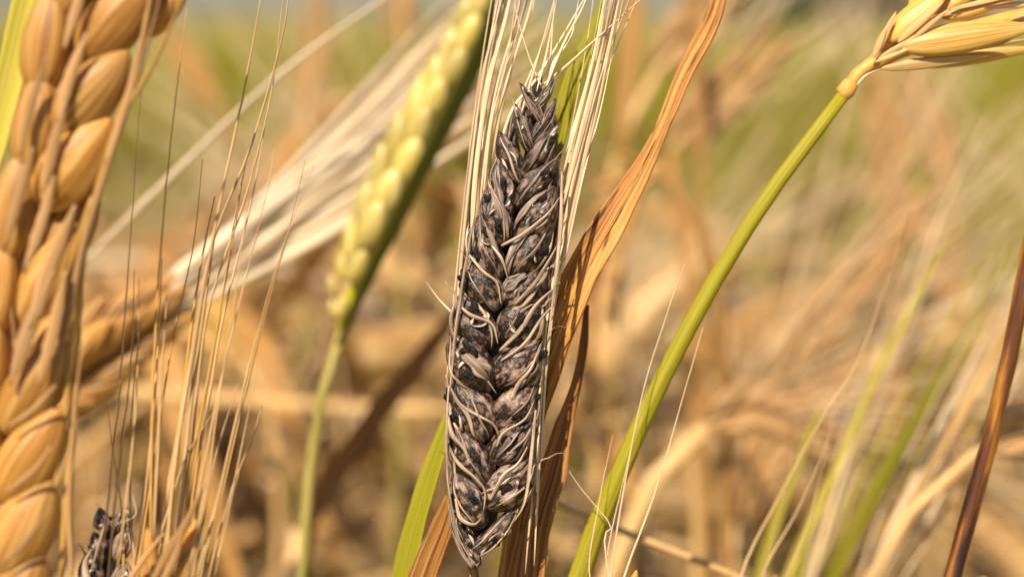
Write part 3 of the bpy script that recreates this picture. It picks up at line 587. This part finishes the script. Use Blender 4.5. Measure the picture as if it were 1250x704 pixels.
# ------------------------------------------------------------------ drooping ear on the green stalk, right
DR = 0.209; pr_ = PX(DR)
gs = [P(1036, 108, DR), P(1018, 134, DR), P(975, 188, DR), P(925, 258, DR), P(875, 338, DR), P(830, 420, DR), P(790, 500, DR), P(755, 580, DR), P(725, 650, DR), P(702, 720, DR)]
rt = rooted(gs, spread=0.06)
RE = thing('barley_plant', 'bright green stalk arching up to a straw coloured ear at the top right corner', 'barley plant', rt[-1] + V(0, 0, 0.004))
stem(RE, rt, [0.00085, 0.00090, 0.00098, 0.00104, 0.00110, 0.00116, 0.00122, 0.0013, 0.0014, 0.0015, 0.0016, 0.0016, 0.0016], M['green'], n=110, sides=14)
b = MB(); b.tube([P(1024, 116, DR), P(1032, 112, DR), P(1038, 104, DR), P(1044, 102, DR)], [0.00095, 0.00122, 0.00112, 0.00085], sides=12, n=8); b.build('collar', M['neck'], RE)
b = MB(); b.tube([P(1036, 108, DR), P(1044, 94, DR), P(1058, 82, DR), P(1070, 76, DR), P(1100, 60, DR), P(1170, 40, DR), P(1260, 20, DR), P(1380, 10, DR), P(1480, 60, DR)], [0.00075, 0.00095, 0.0008, 0.00115, 0.0012, 0.0012, 0.0012, 0.0010, 0.0006], sides=10, n=50); b.build('rachis', M['neck'], RE)
GKP = [kernel_mesh('kernel', M['paleear'], seed=40 + s, sides=24, rings=22, ridge=0.035, lump=0.02, L=1, W=1, Th=1, beak=0.9) for s in range(3)]
GKH = kernel_mesh('glume', M['straw'], seed=44, sides=14, rings=16, ridge=0.06, L=1, W=1, Th=1, beak=0.6)
for m_ in GKP + [GKH]:
    for lp in m_.uv_layers[0].data: lp.uv[1] *= 0.012
def rkern(x0, y0, x1, y1, W, dz=0, name='kernel', me=None, roll=0.0, th=0.8, k=0):
    a, c = P(x0, y0, DR + dz), P(x1, y1, DR + dz - 0.001); ln = np.linalg.norm(c - a)
    return put(name, me or GKP[k % 3], RE, a, c - a, -FWD + UPV * roll, ((W * 1.3 if me is None else W) * pr_, W * pr_ * th, ln))
for i, q in enumerate([(1100, 58, 1268, 32, 50, -0.0034, 0.15), (1082, 50, 1162, -16, 44, -0.0012, 0.5), (1130, 20, 1230, -40, 40, 0.0, 0.6), (1120, 80, 1275, 58, 24, 0.001, -0.4), (1230, 30, 1370, 6, 44, -0.001, 0.2), (1070, 62, 1124, 4, 30, -0.0005, 0.4), (1150, 22, 1270, -22, 36, 0.0002, 0.4), (1110, 10, 1196, -62, 38, -0.0008, 0.5), (1210, -5, 1330, -50, 40, 0.0, 0.4), (1320, 30, 1450, 40, 44, -0.001, 0.1), (1300, -10, 1430, -30, 40, 0.001, 0.4), (1260, 70, 1390, 66, 34, 0.001, -0.4)]):
    rkern(*q[:6], roll=q[6], k=i)
for q in [(1076, 84, 1206, 68, 22, -0.0026, -0.2), (1072, 72, 1130, 40, 12, -0.003, 0), (1068, 70, 1094, 14, 13, -0.002, 0.3), (1066, 72, 1082, 34, 12, -0.002, 0.3), (1096, 52, 1152, 2, 14, -0.0035, 0.2), (1112, 50, 1160, 10, 10, -0.004, 0.2), (1136, 22, 1250, -6, 11, -0.0032, 0.2), (1090, 70, 1150, 36, 9, -0.0035, 0), (1200, 10, 1280, 2, 12, -0.003, 0), (1150, 66, 1270, 46, 9, -0.0036, -0.5), (1160, 12, 1270, -14, 10, -0.004, 0.2), (1068, 76, 1110, 60, 8, -0.003, 0)]:
    rkern(*q[:6], name='glume', me=GKH, roll=q[6], th=0.45)
for pts, w_ in (([(1240, 36), (1330, 40), (1450, 90), (1560, 180)], 5), ([(1150, 62), (1220, 56), (1262, 46)], 3), ([(1046, 104), (1058, 92), (1076, 84)], 4), ([(1162, -16), (1260, -50), (1400, -70)], 5), ([(1280, 58), (1400, 80), (1500, 160)], 5), ([(1370, 6), (1480, 30), (1600, 130)], 5)):
    awn(RE, [P(a, c, DR - 0.004) for a, c in pts], w_ * pr_, M['awn'])

# dark brown stem at the right edge
def plant_stem(label, pts, wpx, d, mtl, name='barley_stalk', cat='stalk', n=60, extra=None, group=None):
    w3 = [P(a, c, d if np.isscalar(d) else d[i]) for i, (a, c) in enumerate(pts)]
    rt = rooted(w3, spread=0.05); o = thing(name, label, cat, rt[-1] + V(0, 0, 0.004), group); d1 = d if np.isscalar(d) else d[-1]
    stem(o, rt, list(np.array(wpx) / 2 * PX(d1)) + [wpx[-1] / 2 * PX(d1)] * 3, mtl, n=n, sides=12); return o
o = plant_stem('dark reddish brown bare stalk at the right edge', [(1290, 130), (1262, 270), (1245, 370), (1226, 465), (1200, 570), (1180, 640), (1160, 720)], [19, 24, 28, 30, 32, 32], 0.190, M['darkstem'], n=80)

# ------------------------------------------------------------------ ears in soft focus
# ripening yellow-green ear, upper centre left
DG = 0.266
ga = [P(418, 402, DG), P(432, 350, DG), P(470, 265, DG), P(520, 160, DG), P(566, 70, DG), P(600, -10, DG), P(640, -110, DG)]
rt = rooted([P(418, 402, DG), P(400, 440, DG), P(388, 510, DG), P(376, 600, DG), P(368, 720, DG)], spread=0.06)
GE = thing('barley_plant', 'ripening yellow green ear leaning right with a dark green leaf along its back', 'barley plant', rt[-1] + V(0, 0, 0.004))
stem(GE, rt, [0.0008, 0.0009, 0.0011], M['olive'], n=60)
ear(GE, ga, nrm(-FWD - RGT * 0.9 + UPV * 0.2), 'green', 13, size=1.06, az=(-80, -20, 35), tilt=24, awn_len=0, glumes=False, off=0.0020, seed=4, base_taper=0.5)
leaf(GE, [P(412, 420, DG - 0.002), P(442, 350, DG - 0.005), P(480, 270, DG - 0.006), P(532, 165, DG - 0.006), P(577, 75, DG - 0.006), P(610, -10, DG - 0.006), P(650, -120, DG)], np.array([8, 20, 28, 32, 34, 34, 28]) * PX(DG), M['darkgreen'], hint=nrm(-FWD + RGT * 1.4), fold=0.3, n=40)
# pale awn bundle and its ear, left
DP = 0.268
pa = [P(30, 500, DP - .004), P(85, 456, DP - .004), P(130, 424, DP - .004), P(185, 388, DP - .004)]
rt = rooted([P(30, 500, DP), P(-10, 545, DP), P(-60, 640, DP), P(-90, 760, DP)])
PE = thing('barley_plant', 'slanting ear with a broad pale fan of awns reaching up to the right', 'barley plant', rt[-1] + V(0, 0, 0.004))
stem(PE, rt, [0.0011, 0.0016], M['straw'])
ear(PE, pa, nrm(-FWD), 'gold', 8, size=1.45, az=(-75, -5, 70), awn_len=0, seed=6)
for i in range(70):
    s = i / 69; sx, sy = 95 + 110 * rng.random(), 0; sy = 470 - 0.62 * (sx - 40) + rng.uniform(-24, 24)
    off = (s - 0.5) * 135; ex, ey_ = 560 + rng.uniform(-60, 60), 95 + off + rng.uniform(-14, 14)
    mx, my = (sx + ex) / 2, (sy + ey_) / 2 + 12 + rng.uniform(-6, 6)
    awn(PE, [P(sx, sy, DP + rng.uniform(-.006, .006)), P(mx, my + (s - 0.5) * 12, DP + 0.010), P(ex, ey_, DP + 0.026), P(ex + 60, ey_ - 50, DP + 0.030)], rng.uniform(7, 15) * PX(DP), M['awn_sunlit'], taper=0.5, n=18)
awn(PE, [P(96, 326, DP - .006), P(210, 215, DP - .006), P(345, 88, DP - .004), P(480, -10, DP)], 9 * PX(DP), M['awn_sunlit'], taper=0.8)

def soft_ear(label, stem_px, ear_px, d, kind='straw', size=1.0, nodes=11, awn_len=0.09, smat='straw', name='barley_plant', r0=0.0012, face=None, seed=0, az=(-75, 75), awn_mat=None, awn_bend=-0.12):
    sp3 = [P(a, c, d if len(q) == 0 else q[0]) for a, c, *q in stem_px]; ep3 = [P(a, c, d if len(q) == 0 else q[0]) for a, c, *q in ear_px]
    rt = rooted(sp3); o = thing(name, label, 'barley plant', rt[-1] + V(0, 0, 0.004))
    stem(o, rt, [r0, r0 * 1.1, r0 * 1.3], M[smat], n=50); ear(o, ep3, nrm(-FWD) if face is None else face, kind, nodes, size=size, awn_len=awn_len, seed=seed, az=az, awn_mat=awn_mat, awn_bend=awn_bend); return o
soft_ear('blurred gold brown ear leaning right behind the upper part of the dead leaf', [(818, 186), (826, 230), (838, 320), (846, 450), (850, 720)], [(818, 186), (860, 138), (905, 92), (938, 58)], 0.38, kind='straw', size=1.25, nodes=9, smat='straworange', awn_len=0.03, seed=11)
soft_ear('thin orange stalk curving over behind the green stalk with a nodding ear', [(806, 204), (828, 226), (850, 262), (868, 320), (880, 400), (884, 480), (886, 720)], [(806, 204), (780, 212), (758, 250), (744, 310), (738, 380)], 0.335, kind='gold', size=0.95, nodes=9, smat='straworange', seed=12)
soft_ear('pale lying ear on an arched straw to the right of the dark shrivelled leaf', [(862, 522), (830, 545), (796, 590), (766, 650), (742, 720)], [(862, 522), (900, 505), (950, 512), (1010, 540)], 0.325, kind='straw', size=1.1, nodes=9, seed=13, r0=0.0019)
soft_ear('pale bleached ear lying level just right of the dead leaf', [(800, 490), (830, 520), (850, 600), (850, 720)], [(800, 490), (770, 492), (735, 500), (712, 512)], 0.36, kind='pale', size=1.0, nodes=7, awn_len=0.02, seed=14)
soft_ear('broad blurred tan ear slanting up to the right behind the green stalk', [(950, 465), (920, 520), (900, 600), (890, 720)], [(950, 465), (1000, 392), (1060, 315), (1110, 250)], 0.42, kind='straw', size=1.35, nodes=12, awn_len=0.11, seed=15)
soft_ear('orange green stalk with a short ear hanging under the straw coloured corner ear', [(1090, 235), (1096, 330), (1092, 480), (1080, 720)], [(1090, 235), (1086, 190), (1076, 140), (1072, 100)], 0.42, kind='gold', size=1.0, nodes=9, smat='straworange', awn_len=0.05, seed=16)
soft_ear('blurred brown ear between the broad tan ear and the right edge', [(1160, 240), (1170, 330), (1176, 480), (1170, 720)], [(1160, 240), (1146, 190), (1128, 140), (1112, 90)], 0.46, kind='straw', size=1.1, nodes=10, awn_len=0.06, seed=17, smat='straworange')
soft_ear('bent pale straw arching over to a nodding ear behind the dark brown stalk', [(1196, 548), (1165, 568), (1130, 600), (1096, 650), (1056, 720)], [(1196, 548), (1226, 534), (1262, 528), (1310, 540)], 0.262, kind='straw', size=1.0, nodes=8, r0=0.0011, seed=18)
soft_ear('yellow ear seen upright in the background left of the pale straight awns', [(372, 170), (372, 280), (366, 420), (360, 720)], [(372, 170), (376, 120), (384, 60), (388, -10)], 0.50, kind='straw', size=1.0, nodes=10, seed=19, smat='olive', awn_len=0.05)
soft_ear('blurred yellow stalk with an ear at the top edge left of the ripening ear', [(492, 60), (496, 180), (490, 420), (480, 720)], [(492, 60), (490, 10), (488, -40), (486, -90)], 0.46, kind='straw', size=1.0, nodes=9, seed=20, smat='olive', awn_len=0.05)
soft_ear('pinkish pale ear slanting left of the top of the dead leaf', [(800, 92), (770, 140), (740, 260), (730, 480), (730, 720)], [(800, 92), (826, 60), (850, 30), (880, -10)], 0.40, kind='straw', size=1.25, nodes=9, seed=21, awn_len=0.06)
soft_ear('brown blurred ear slanting under the lavender sky at the left', [(268, 130), (300, 220), (310, 420), (310, 720)], [(268, 130), (246, 100), (224, 70), (206, 50)], 0.52, kind='gold', size=1.0, nodes=8, seed=22, awn_len=0.03, smat='straworange')
soft_ear('white bleached ear lying low behind the brown awns', [(300, 440), (330, 500), (340, 600), (340, 720)], [(300, 440), (276, 415), (244, 398), (214, 400)], 0.42, kind='pale', size=1.2, nodes=8, seed=23, awn_len=0.05)
soft_ear('large blurred tan ear at the lower right beyond the yellow green blade', [(900, 640), (890, 680), (880, 740)], [(900, 640), (930, 570), (985, 500), (1050, 470)], 0.40, kind='straw', size=1.3, nodes=11, seed=24, awn_len=0.07)

plant_leaf('upright orange dry leaf hanging straight right of the pale awns', [(757, 192), (760, 140), (768, 70), (776, -20), (790, -80), (830, -60), (850, 60), (858, 300), (860, 720)], [6, 20, 26, 26, 22, 18, 12, 8, 8], 0.36, M['straworange'], n=60, nx=7, fold=0.3)
plant_leaf('blurred brown leaf slanting down to the left of the blackened ear', [(556, 384), (520, 430), (470, 492), (425, 555), (392, 605), (376, 650), (372, 720)], [14, 24, 28, 28, 26, 16, 10], 0.315, M['deaddark'], n=40, nx=7, fold=0.4)
plant_leaf('pale flattened straw lying level across the lower left', [(560, 500), (440, 498), (320, 490), (210, 482), (120, 474), (60, 500), (30, 600), (20, 720)], [8, 15, 17, 18, 18, 16, 12, 10], 0.40, M['straw'], n=50, nx=7, fold=0.3, hint=(0, -0.6, 1))
plant_stem('cut pale straw end below the tip of the blurred brown leaf', [(364, 646), (360, 680), (352, 740)], [22, 20, 18], 0.33, M['straw'])
plant_leaf('broad green blade slanting beside the pale awns at the right', [(1262, 262), (1212, 345), (1168, 428), (1112, 520), (1062, 610), (1014, 704), (996, 740)], [3, 6, 10, 12, 13, 14, 14], 0.278, M['leafgreen'], n=50, nx=7, fold=0.35)
plant_leaf('slim yellow green blade slanting up left of the broad green blade', [(1150, 300), (1108, 384), (1062, 474), (1018, 575), (975, 668), (950, 730)], [3, 6, 8, 10, 10, 10], 0.266, M['yellowleaf'], n=50, nx=7, fold=0.35)
plant_leaf('fine pale green blade at the lower right beside thin brown awns', [(1000, 500), (975, 560), (948, 630), (922, 720)], [4, 10, 14, 14], 0.262, M['yellowleaf'], n=30, nx=7, fold=0.35)
plant_stem('thin pale straw lying across behind the foot of the green stalk', [(560, 560), (640, 598), (740, 640), (840, 680), (930, 716), (1010, 760)], [7, 9, 9, 9, 9, 9], 0.236, M['straw'])
plant_leaf('pale narrow blade rising behind the broad green leaf at the right edge', [(1290, 320), (1236, 396), (1190, 470), (1144, 550), (1100, 640), (1064, 730)], [6, 12, 16, 16, 14, 12], 0.28, M['straw'], n=40, nx=7, fold=0.35)

# awns of ears below the picture: loose fans at the right
def awn_fan(label, foot_px, d, lines, mtl, kind='gold'):
    fx, fy = foot_px; rt = rooted([P(fx, fy + 60, d), P(fx - 6, fy + 200, d), P(fx - 8, fy + 260, d)])
    o = thing('barley_plant', label, 'barley plant', rt[-1] + V(0, 0, 0.004)); stem(o, rt, [0.0010, 0.0015], M['straw'], n=30)
    ear(o, [P(fx - 6, fy + 200, d), P(fx - 3, fy + 110, d), P(fx, fy, d)], nrm(-FWD), kind, 8, size=0.9, awn_len=0, glumes=False, seed=int(fx))
    for pts, w_ in lines:
        q = [P(a, c, d + 0.002 * j) for j, (a, c) in enumerate(pts)]
        awn(o, [P(fx, fy + 20, d)] + q, w_ * PX(d), mtl, taper=0.45)
awn_fan('thin brown awns crossing the green stalk from an ear below the picture', (752, 745), 0.203,
        [([(745, 704), (780, 500), (812, 390), (836, 322)], 2.6), ([(762, 704), (800, 600), (835, 480), (858, 400)], 2.6), ([(740, 690), (765, 570), (790, 470)], 2.0), ([(738, 660), (745, 640), (705, 590), (656, 514)], 2.2), ([(720, 704), (730, 620), (748, 530)], 1.8)], M['awn'])
awn_fan('thin brown awns rising at the lower right beside the yellow green blade', (925, 750), 0.222,
        [([(905, 704), (960, 590), (1010, 500), (1048, 440), (1082, 345), (1112, 258)], 3.2), ([(930, 704), (975, 620), (1008, 545), (1028, 470), (1046, 420)], 3.4), ([(930, 720), (958, 600), (974, 510)], 2.2), ([(952, 720), (985, 640), (1012, 540)], 2.6)], M['awn_brown'])
awn_fan('bundle of pale awns fanning up the right edge behind the dark brown stalk', (1020, 790), 0.268,
        [([(1080, 660), (1150, 510), (1210, 395), (1270, 290)], 6), ([(1090, 650), (1170, 490), (1230, 385), (1290, 300)], 7), ([(1100, 660), (1180, 510), (1246, 400), (1300, 330)], 7), ([(1070, 640), (1140, 490), (1195, 380), (1260, 270)], 5),
         ([(1110, 670), (1200, 520), (1262, 420), (1320, 340)], 6), ([(1085, 655), (1160, 500), (1222, 372), (1285, 270)], 5), ([(1120, 680), (1190, 560), (1250, 450), (1300, 380)], 5)], M['awn'], kind='straw')
awn_fan('loose fan of yellow green awns leaning up to the right beside the broad green blade', (968, 800), 0.285,
        [([(1010, 690), (1090, 540), (1160, 420), (1230, 300), (1262, 250)], 6), ([(1000, 690), (1070, 545), (1140, 420), (1206, 310), (1250, 236)], 7), ([(1024, 700), (1110, 545), (1180, 430), (1250, 320)], 8), ([(985, 690), (1040, 560), (1090, 450), (1130, 350), (1160, 280)], 7), ([(975, 690), (1020, 570), (1070, 450), (1116, 340)], 6), ([(1040, 700), (1120, 560), (1200, 450), (1270, 350)], 7)], M['yellowleaf'], kind='straw')
awn_fan('pair of pale blurred awns rising to the right of the broad tan ear', (960, 800), 0.285,
        [([(1010, 640), (1060, 480), (1105, 385), (1150, 260), (1206, 140)], 8), ([(1016, 650), (1076, 480), (1120, 375), (1166, 250), (1216, 150)], 6), ([(1000, 640), (1050, 470), (1094, 370), (1140, 250), (1190, 130)], 5)], M['awn'], kind='straw')

# ------------------------------------------------------------------ the nearer crop: single plants in soft focus
def crop_plant(label, h, droop, seed, mt, et, group):
    r = random.Random(seed); o = thing('barley_plant', label, 'barley plant', (0, 0, 0), group)
    a = r.uniform(0.02, 0.08)
    pts = [V(0, 0, -0.004), V(a * 0.2, 0, h * 0.4), V(a * 0.6, 0.01, h * 0.75), V(a, 0.01, h)]
    b = MB(); b.tube(pts, [0.0016, 0.0014, 0.0011], sides=6, n=14); b.build('stem', mt, o)
    d = nrm(V(math.sin(droop), 0, math.cos(droop))); e0 = pts[-1]; c = [e0]
    for k in range(1, 8):
        dr = droop + k * 0.10; c.append(c[-1] + V(math.sin(dr), 0.04, math.cos(dr)) * 0.0115)
    c = np.array(c); b = MB()
    b.tube(c, [0.0015, 0.0045, 0.0062, 0.0060, 0.0052, 0.0040, 0.0016], sides=8, n=14, flat=0.75)
    tt, N, B = frames(spline(c, 14), (0, -1, 0)); cc = spline(c, 14)
    for i in range(1, 13):                   # kernels standing out of the ear, too small to pick apart
        for sgn in (-1, 1):
            p0 = cc[i] + B[i] * sgn * 0.002; b.tube([p0, p0 + tt[i] * 0.005 + B[i] * sgn * 0.0035, p0 + tt[i] * 0.010 + B[i] * sgn * 0.0042], [0.0008, 0.0019, 0.0003], sides=5)
    eo = b.build('ear', et, o)
    b = MB()
    for i in range(16):
        j = 2 + i * 11 // 16; sg = r.uniform(-1, 1); e = cc[j] + tt[j] * r.uniform(0.08, 0.12) + B[j] * sg * 0.022 + N[j] * r.uniform(-0.02, 0.02) + V(0, 0, -0.01)
        b.tube([cc[j], (cc[j] + e) / 2 + B[j] * sg * 0.004, e], [0.00035, 0.0003, 0.0001], sides=4, n=6)
    ao = b.build('awns', M['awn'], o); ao['kind'] = 'stuff'
    for k in range(3):
        z = h * (0.35 + 0.22 * k) ; dd = r.uniform(0, 6.28); u = V(math.cos(dd), math.sin(dd), 0); p0 = V(a * (0.2 + 0.2 * k), 0, z); ln = r.uniform(0.12, 0.2)
        leaf(o, [p0, p0 + u * ln * 0.25 + V(0, 0, ln * 0.45), p0 + u * ln * 0.6 + V(0, 0, ln * 0.5), p0 + u * ln * 0.95 + V(0, 0, ln * r.uniform(-0.1, 0.3))], [0.005, 0.010, 0.009, 0.0006], r.choice([M['straworange'], M['tan'], M['straw'], mt, M['yellowleaf']]), n=12, nx=3, hint=(0, 0, 1), fold=0.25)
    return o
GRP = 'barley plants of the soft background crop'
protos = [crop_plant('blurred tan barley plant with a nodding ear in the background crop', 0.62, 0.9, 31, M['tan'], M['tan'], GRP), crop_plant('blurred tan barley plant with a nodding ear in the background crop', 0.60, 1.5, 32, M['straw'], M['tan'], GRP),
          crop_plant('blurred orange barley plant with a tilted ear in the background crop', 0.64, 0.5, 33, M['straworange'], M['straworange'], GRP), crop_plant('blurred tan barley plant with a nodding ear in the background crop', 0.61, 2.0, 34, M['straw'], M['straw'], GRP),
          crop_plant('blurred green stemmed barley plant with a pale ear in the background crop', 0.60, 0.3, 35, M['leafgreen'], M['straw'], GRP)]
def copy_tree(o, parent=None):
    c = o.copy(); col.objects.link(c)
    if parent is not None: c.parent = parent
    for ch in list(o.children): copy_tree(ch, c)
    return c
cr = random.Random(99); NPL = 200
for i in range(NPL):
    y = 0.42 + 0.95 * (i / NPL) ** 0.9 + cr.uniform(-0.02, 0.02); x = cr.uniform(-1, 1) * (y * 0.36 + 0.03)
    pr = protos[cr.choice([0, 0, 1, 1, 2, 3, 4, 4, 4])] if i >= len(protos) else protos[i]
    o = pr if i < len(protos) else copy_tree(pr)
    o.location = (x, y, 0); o.rotation_euler = (cr.uniform(-.1, .1), cr.uniform(-.1, .1) if i % 3 else cr.uniform(-.32, .32), cr.uniform(0, 6.28))
    top = CAM[2] - y * (0.174 + cr.uniform(-0.05, 0.16)); s = max(min(top / 0.66, 1.2), 0.7)
    o.scale = (s, s, s)

def bent_straw(label, seed, mt, group):
    r = random.Random(seed); o = thing('bent_straw', label, 'straw', (0, 0, 0), group)
    h = 0.60; k = r.uniform(0.55, 0.8)
    pts = [V(0, 0, -0.004), V(0.01, 0, h * 0.5), V(0.03, 0.01, h * 0.85), V(0.07, 0.02, h), V(0.13, 0.02, h * 1.03), V(0.20, 0.03, h * (0.92 + 0.1 * k)), V(0.26, 0.03, h * (0.78 + 0.1 * k))]
    b = MB(); b.tube(pts, [0.0018, 0.0018, 0.0017, 0.0016, 0.0015, 0.0014, 0.0012], sides=7, n=26); b.build('stem', mt, o)
    for q in range(3):
        p0 = pts[2 + q]; u = V(math.cos(q * 2.3 + seed), math.sin(q * 2.3 + seed), 0); ln = r.uniform(0.12, 0.22)
        leaf(o, [p0, p0 + u * ln * 0.3 + V(0, 0, ln * 0.3), p0 + u * ln * 0.7 + V(0, 0, ln * 0.25), p0 + u * ln + V(0, 0, -ln * 0.15)], [0.005, 0.011, 0.009, 0.0006], [M['straw'], M['tan'], M['straworange']][q], n=14, nx=5, hint=(0, 0, 1), fold=0.3, ripple=0.1, seed=seed)
    return o
GRS = 'bent straws crossing in the soft background'
sp_ = [bent_straw('pale bent straw with curling dry leaves crossing the blurred crop', 3, M['straw'], GRS), bent_straw('brown bent straw with curling dry leaves crossing the blurred crop', 4, M['straworange'], GRS), bent_straw('pale bent straw with curling dry leaves crossing the blurred crop', 6, M['awn'], GRS)]
cs = random.Random(5); NST = 66
for i in range(NST):
    o = sp_[i] if i < 3 else copy_tree(sp_[cs.choice([0, 1, 2, 2])])
    y = 0.45 + 0.6 * (i / NST) + cs.uniform(-0.02, 0.02); x = cs.uniform(-1, 1) * (y * 0.34 + 0.03)
    top = CAM[2] - y * (0.174 + cs.uniform(0.05, 0.19)); q = max(min(top / 0.60, 1.3), 0.7)
    o.location = (x - 0.05, y, 0); o.rotation_euler = (cs.uniform(-.1, .1), cs.uniform(-.25, .25), cs.choice([0, 3.14]) + cs.uniform(-0.9, 0.9)); o.scale = (q, q, q)

# ------------------------------------------------------------------ bushes on the far edge of the field
def bush(x, y, h, wd, label, seed, mtl):
    r = np.random.RandomState(seed); o = thing('bush', label, 'bush', (x, y, 0)); b = MB()
    for k in range(5): b.tube([V(x, y, -0.02), V(x + r.uniform(-.3, .3) * wd, y + r.uniform(-.2, .2), h * 0.5), V(x + r.uniform(-.5, .5) * wd, y + r.uniform(-.3, .3), h * 0.85)], [0.05, 0.03, 0.012], sides=6, n=8)
    b.build('trunk', M['darkstem'], o)
    n = 1500; c = r.normal(size=(9, 3)) * [wd * 0.33, wd * 0.25, h * 0.2] + [x, y, h * 0.6]
    p = c[r.randint(0, 9, n)] + r.normal(size=(n, 3)) * [wd * 0.14, wd * 0.14, h * 0.14]; p[:, 2] = np.clip(p[:, 2], 0.05, None)
    u = r.normal(size=(n, 3)); u /= np.linalg.norm(u, axis=1)[:, None]; v = np.cross(u, r.normal(size=(n, 3))); v /= np.linalg.norm(v, axis=1)[:, None]; s = h * 0.05
    q = np.stack([p - u * s, p + v * s * 0.5, p + u * s, p - v * s * 0.5], 1).reshape(-1, 3)
    b = MB(); b.add(q, [(4 * i, 4 * i + 1, 4 * i + 2, 4 * i + 3) for i in range(n)], q[:, :2]); co = b.build('crown', mtl, o); co['kind'] = 'stuff'
mb = mat('bush_foliage', [(0.02, 0.028, 0.012), (0.045, 0.05, 0.02)], su=2, sv=2, trans=0.2, bump=0)
mg = mat('bush_foliage_green', [(0.04, 0.06, 0.012), (0.08, 0.11, 0.025)], su=2, sv=2, trans=0.25, bump=0)
bush(6.6, 32, 2.7, 3.4, 'dark far bush on the horizon left of the straw coloured corner ear', 1, mb)
bush(9.6, 34, 2.6, 3.4, 'dark far bush on the horizon under the straw coloured corner ear', 2, mb)
bush(4.3, 30, 2.0, 2.0, 'mid green far bush on the horizon right of the top of the dead leaf', 3, mg)

for o in list(bpy.data.objects):
    if '_o' in o: del o['_o']
